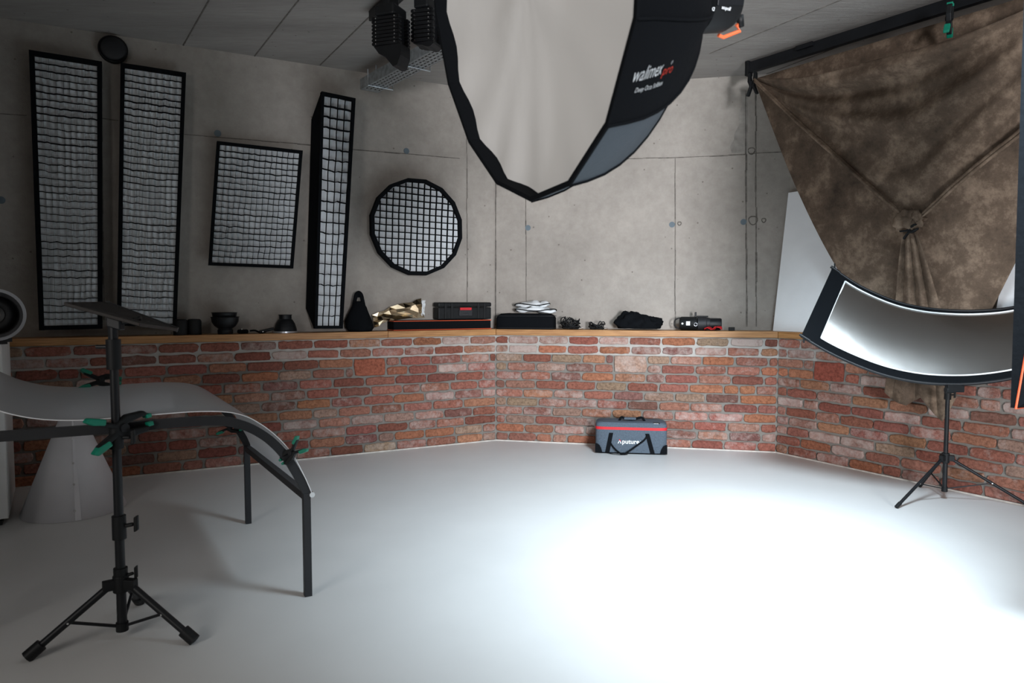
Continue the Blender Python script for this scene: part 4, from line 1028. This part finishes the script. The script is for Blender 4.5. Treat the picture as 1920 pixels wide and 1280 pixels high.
# ------------------------------------------------------------------ white cabinet and dish at the left edge
fr = fl(17, 985); dv = (V((-3.15, 4.46, 0))-fr).normalized(); sv = V((-dv.y, dv.x, 0))
if sv.x > 0: sv = -sv
dep = .72; wd = .6; hc2 = .985; c = fr+dv*dep/2+sv*wd/2
t = thing('white_cabinet', 'tall white cabinet at the left edge of the room', 'cabinet', (c.x, c.y, 0))
MB().box(c+V((0, 0, hc2/2+.02)), (dep, wd, hc2-.04), dv).build('carcass', 'white_paint', t, bevel=.002)
MB().box(fr-dv*.011+sv*(wd/2)+V((0, 0, hc2/2+.02)), (.02, wd-.004, hc2-.05), dv).build('door', 'white_paint', t, bevel=.002)
MB().box(fr-dv*.024+sv*.045+V((0, 0, .6)), (.012, .014, .2), dv).build('handle', 'chrome', t, bevel=.003)
MB().box(c+V((0, 0, .01)), (dep-.06, wd-.06, .02), dv).build('plinth', 'grey_metal', t)
cd = dp(-10, 590, 3.72); ax = V((.62, -.78, .0)).normalized()
t = thing('beauty_dish', 'round grey reflector dish with silver rim on the white cabinet', 'reflector', V((cd.x, cd.y, hc2)))
m = MB(); m.lathe(cd, [(.128, .03), (.135, .03), (.135, .0), (.12, -.06), (.07, -.1), (.04, -.11), (.03, -.1), (.06, -.09), (.11, -.05), (.135, .0)], 40, ax, close=True); m.build('dish', 'grey_dish', t, smooth=True, auto=True)
m = MB(); m.lathe(cd, [(.121, .034), (.136, .034), (.137, .018), (.137, .004), (.121, .02)], 40, ax, close=True); m.build('rim', 'silver_rim', t, smooth=True, auto=True)
m = MB(); m.lathe(cd, [(.045, -.03), (.05, -.02), (.1, -.03), (.045, -.045)], 30, ax, close=True); m.build('inner_ring', 'grey_metal', t, smooth=True)
m = MB(); m.box(V((cd.x, cd.y, (hc2+cd.z-.14)/2))-ax*.05, (.1, .1, max(.01, cd.z-.12-hc2)), ax); m.box(V((cd.x, cd.y, hc2+.012))-ax*.06, (.16, .14, .02), ax); m.build('foot', 'grey_metal', t)

# ------------------------------------------------------------------ Aputure bag
fa = fl(1116, 849); fb = fl(1251, 853); bd = (fb-fa).normalized(); bn = V((bd.y, -bd.x, 0)); Lb = (fb-fa).length; Db = .22; cb_ = (fa+fb)/2-bn*Db/2
t = thing('camera_bag', 'grey blue padded camera bag with red zip band standing on the floor by the bricks', 'bag', (cb_.x, cb_.y, 0))
def bx(u, d_, z): return cb_+bd*u*Lb/2+bn*d_*Db/2+V((0, 0, z))
m = MB(); vs = []; N = 28; prf = [(1.0, .002), (1.0, .10), (1.0, .195)]
def rr_(th, ex=.28): return (math.copysign(abs(math.cos(th))**ex, math.cos(th)), math.copysign(abs(math.sin(th))**ex, math.sin(th)))
def ring(s, z, zs=0): return [bx(rr_(2*math.pi*(i+.5)/48)[0]*s, rr_(2*math.pi*(i+.5)/48)[1]*s, z) for i in range(48)]
def stack(rings):
    m = MB(); n_ = 48; vs = [p for r in rings for p in r]; m.add(vs, [(j*n_+i, j*n_+(i+1) % n_, (j+1)*n_+(i+1) % n_, (j+1)*n_+i) for j in range(len(rings)-1) for i in range(n_)]+[tuple(range(n_-1, -1, -1)), tuple(range((len(rings)-1)*n_, len(rings)*n_))]); return m
stack([ring(.985, .002), ring(1, .02), ring(1.0, .19)]).build('bag_body', 'bag', t, smooth=True, auto=True)
stack([ring(1.006, .19), ring(1.01, .212)]).build('zip_band', 'red', t, smooth=True, auto=True, label='red zip band')
stack([ring(1.0, .212), ring(.985, .236), ring(.93, .247), ring(.6, .252)]).build('lid', 'bag', t, smooth=True, auto=True)
stack([ring(1.006, .001), ring(1.006, .01)]).build('base_trim', 'black_fabric', t, smooth=True, auto=True)
for s in (-1, 1):
    m = MB(); P = [(s*1.0, .006), (s*.80, .006), (s*.83, .04), (s*.88, .066), (s*.94, .078), (s*1.0, .08)]
    m.prism([bx(u, 1.012, z) for u, z in P], bn*.004); m.build('corner_patch', 'black_fabric', t)
for x0, x1 in ((-.56, -.66), (.44, .60)):
    m = MB(); P = [bx(x0-.05, 1.02, .165), bx(x0+.06, 1.02, .165), bx(x1+.06, 1.02, .008), bx(x1-.06, 1.02, .008)]; m.prism(P, bn*.004); m.build('strap', 'black_fabric', t)
m = MB(); P = catmull([bx(.44, 1.04, .15), bx(.36, 1.06, .115), bx(.15, 1.12, .07), bx(-.05, 1.22, .03), bx(-.22, 1.35, .006), bx(-.36, 1.2, .02), bx(-.5, 1.08, .055), bx(-.58, 1.04, .09)], 6)
m.tube(P, .0075, 6, flat=.35, up=bn); m.build('hanging_strap', 'black_fabric', t, smooth=True)
m = MB(); P = catmull([bx(-.66, 1.04, .006), bx(-.5, 1.35, .004), bx(-.25, 1.5, .004), bx(-.1, 1.3, .004)], 6); m.tube(P, .005, 6, flat=.4); m.build('floor_strap', 'black_fabric', t, smooth=True)
m = MB(); m.tube(catmull([bx(-.33, .3, .25), bx(-.27, .3, .278), bx(-.15, .3, .268), bx(0, .3, .262), bx(.12, .3, .268), bx(.3, .3, .279), bx(.38, .3, .25)], 5), .010, 8, flat=.6, up=bn); m.build('top_handle', 'black_fabric', t, smooth=True)
m = MB(); m.box(bx(-.03, .3, .27), (.095, .04, .018), bd); m.build('handle_wrap', 'bag', t, bevel=.006)
MB().box(bx(.70, .86, .245), (.05, .014, .016), bd, None, V((0, 0, 1))).build('lid_tag', 'black_plastic', t)
text('APUTURE', 'tag_lettering', 'white_print', t, bx(.625, .945, .242), bd, V((0, 0, 1)), .036, lift=.001)
q0 = bx(-.245, 1.012, .083); text('puture', 'bag_lettering', 'white_print', t, q0, bd, V((0, 0, 1)), .132, lift=.002, font_bold=True)
m = MB(); z0 = .083; hgt = .031
def bq(u, z): return bx(-.36, 1.02, z0)+bd*u+V((0, 0, z))+bn*.001
m.prism([bq(-.004, 0), bq(.003, 0), bq(.014, hgt*.86), bq(.011, hgt*.9)], bn*.002); m.prism([bq(.018, 0), bq(.026, 0), bq(.017, hgt*.7), bq(.012, hgt*.75)], bn*.002); m.build('logo_letter', 'white_print', t)
m = MB(); m.prism([bq(.005, hgt*.95), bq(.012, hgt*1.12), bq(.0235, hgt*.5), bq(.019, hgt*.55)], bn*.003); m.build('logo_accent', 'red', t, label='red stroke of the logo letter')
text('®', 'registered_mark', 'white_print', t, bx(.245, 1.012, .103), bd, V((0, 0, 1)), .006, lift=.002)

# ------------------------------------------------------------------ curved reflector on its stand
cr = V((2.62, 4.25, 0)); t = thing('reflector_stand', 'black tripod stand carrying the curved silver reflector by the right brick wall', 'stand', cr)
zr = lambda y: dp(1783, y, 4.25).z
tripod(t, cr, [fl(1681, 953), fl(1932, 952), V((2.64, 4.54, 0))], zr(858), zr(918), zr(728), .0135, .009, [(zr(740), .8, (1, 0, 0))], foot_r=1.25)
t = thing('curved_reflector', 'curved silver reflector panel in a black frame on the right stand', 'reflector', (cr.x, cr.y, zr(722)))
yc = lambda x: 3.88-.25*((x-1785)/285)+.10*((x-1785)/285)**2
bot = catmull([V((*dp(x, y, yc(x))[:2], dp(x, y, yc(x)).z)) for x, y in ((1502, 630), (1560, 664), (1640, 698), (1715, 716), (1790, 721), (1860, 716), (1925, 703), (1995, 678), (2065, 640))], 6)
top = catmull([dp(x, y, yc(x)+.265) for x, y in ((1560, 503), (1610, 536), (1670, 563), (1725, 577), (1785, 583), (1845, 583), (1900, 577), (1960, 562), (2015, 540))], 6)
def band(u0, u1, v0, v1, o):
    def f(u, v):
        uu = lerp(u0, u1, u); a = samp(bot, uu); b = samp(top, uu); p = a.lerp(b, lerp(v0, v1, v))
        a2 = samp(bot, min(1, uu+.01)); a1 = samp(bot, max(0, uu-.01)); nn_ = (a2-a1).cross(b-a).normalized()
        if nn_.y > 0: nn_ = -nn_
        return p+nn_*o
    return f
m = MB(); 
def bowed(u, v):
    f0 = band(.075, .925, .1, .935, .012)(u, v); f1 = band(.075, .925, .1, .935, 1.012)(u, v)
    return f0+(f1-f0)*.012*math.sin(math.pi*v)
m.grid(bowed, 80, 16); m.build('silver_sheet', 'silver', t, smooth=True)
m = MB()
for a in ((0, 1, 0, .1), (0, 1, .935, 1), (0, .075, .1, .935), (.925, 1, .1, .935)): m.grid(band(*a, .010), 60 if a[0] == 0 and a[1] == 1 else 4, 3)
m.grid(band(0, 1, 0, 1, -.006), 80, 4); m.build('frame_panel', 'black_fabric', t, smooth=True)
m = MB()
for v in (.1, .935): m.tube([band(0, 1, 0, 1, .016)(lerp(.075, .925, i/60), v) for i in range(61)], .0045, 6)
for u in (.075, .925): m.tube([band(0, 1, 0, 1, .016)(u, lerp(.1, .935, i/8)) for i in range(9)], .0045, 6)
m.build('white_edging', 'white_board', t, smooth=True, label='thin white edging')
m = MB()
for v in (0, 1): m.tube([band(0, 1, 0, 1, .004)(i/60, v) for i in range(61)], .009, 8)
m.build('frame_tube', 'black_metal', t, smooth=True)
for v, e in ((0, 0), (1, 0), (0, 1), (1, 1)):
    f_ = band(0, 1, 0, 1, .01); p = f_(e, v); q = f_(.045 if e == 0 else .955, v); m = MB(); m.cyl(p+(p-q)*.2, q, .009, n=12); m.cyl(p+(q-p)*.3, p+(q-p)*.3+V((0, 0, .035 if v else -.035)), .005, n=8)
    m.build('corner_rod', 'black_metal', t, smooth=True, auto=True)
m = MB(); p = band(0, 1, 0, 1, 0)(.5, 0); m.box(p+V((.0, 0, -.02)), (.09, .035, .04), (1, 0, 0)); m.bar(p+V((0, 0, -.022)), V((cr.x, cr.y, zr(728)-.01)), .03, .025); m.cyl(p+V((-.05, 0, -.03)), p+V((-.005, -.0, -.03)), .018, n=14); m.build('pivot_bracket', 'black_plastic', t, bevel=.003)

# ------------------------------------------------------------------ softbox seen from the side at the right edge
SBT = V((-SBN.y, SBN.x, 0)); SBT = SBT if SBT.x > 0 else -SBT      # along its front, away from the picture
W2, H2, shd = .37, .79, .42
def skd_(z): return .006+.085*(z+1)
t = thing('side_softbox', 'black softbox with orange piping, cut off by the right border of the photo', 'softbox', V((SBC.x, SBC.y, SBC.z-H2)))
def sp(u, z, o): return SBC+V((.016*z, 0, 0))+SBT*u*W2+V((0, 0, z*H2))-SBN*o
FC = [(-1, -1), (1, -1), (1, 1), (-1, 1)]
m = MB(); m.add([sp(u*.97, z*.97, .02) for u, z in FC], [(0, 1, 2, 3)]); m.build('front_diffuser', 'diffuser', t)
m = MB(); m.add([sp(u, z, -.012-.02*(z+1)) for u, z in FC]+[sp(u, z, skd_(z)) for u, z in FC], [(0, 1, 5, 4), (1, 2, 6, 5), (2, 3, 7, 6), (3, 0, 4, 7)]); m.build('front_skirt', 'black_fabric', t, solid=.004)
m = MB(); m.add([sp(u, z, skd_(z)) for u, z in FC]+[sp(u*.62, z*.7, skd_(z)+shd*.6) for u, z in FC]+[sp(u*.2, z*.12, skd_(0)+shd) for u, z in FC],
                [(0, 1, 5, 4), (1, 2, 6, 5), (2, 3, 7, 6), (3, 0, 4, 7), (4, 5, 9, 8), (5, 6, 10, 9), (6, 7, 11, 10), (7, 4, 8, 11), (8, 9, 10, 11)]); m.build('shell', 'black_fabric', t)
m = MB(); m.tube([sp(u*1.004, z*1.003, skd_(z)) for u, z in FC], .0038, 6, closed=True); m.build('piping', 'orange', t, label='orange edge piping')
q = sp(0, 0, skd_(0)+shd)
m = MB(); m.lathe(q, [(.07, 0), (.08, .02), (.08, .2), (.06, .22)], 24, -SBN); m.build('lamp_body', 'black_plastic', t, smooth=True, auto=True)
q = q-SBN*.1
m = MB(); m.cyl(V((q.x, q.y, .02)), V((q.x, q.y, q.z-.07)), .016); m.build('pole', 'black_metal', t)
for a in (0, 2.1, 4.2):
    m = MB(); b_ = V((q.x, q.y, .35)); m.cyl(b_, b_+V((math.cos(a)*.22, math.sin(a)*.22, -.34)), .01); m.build('leg', 'black_metal', t)
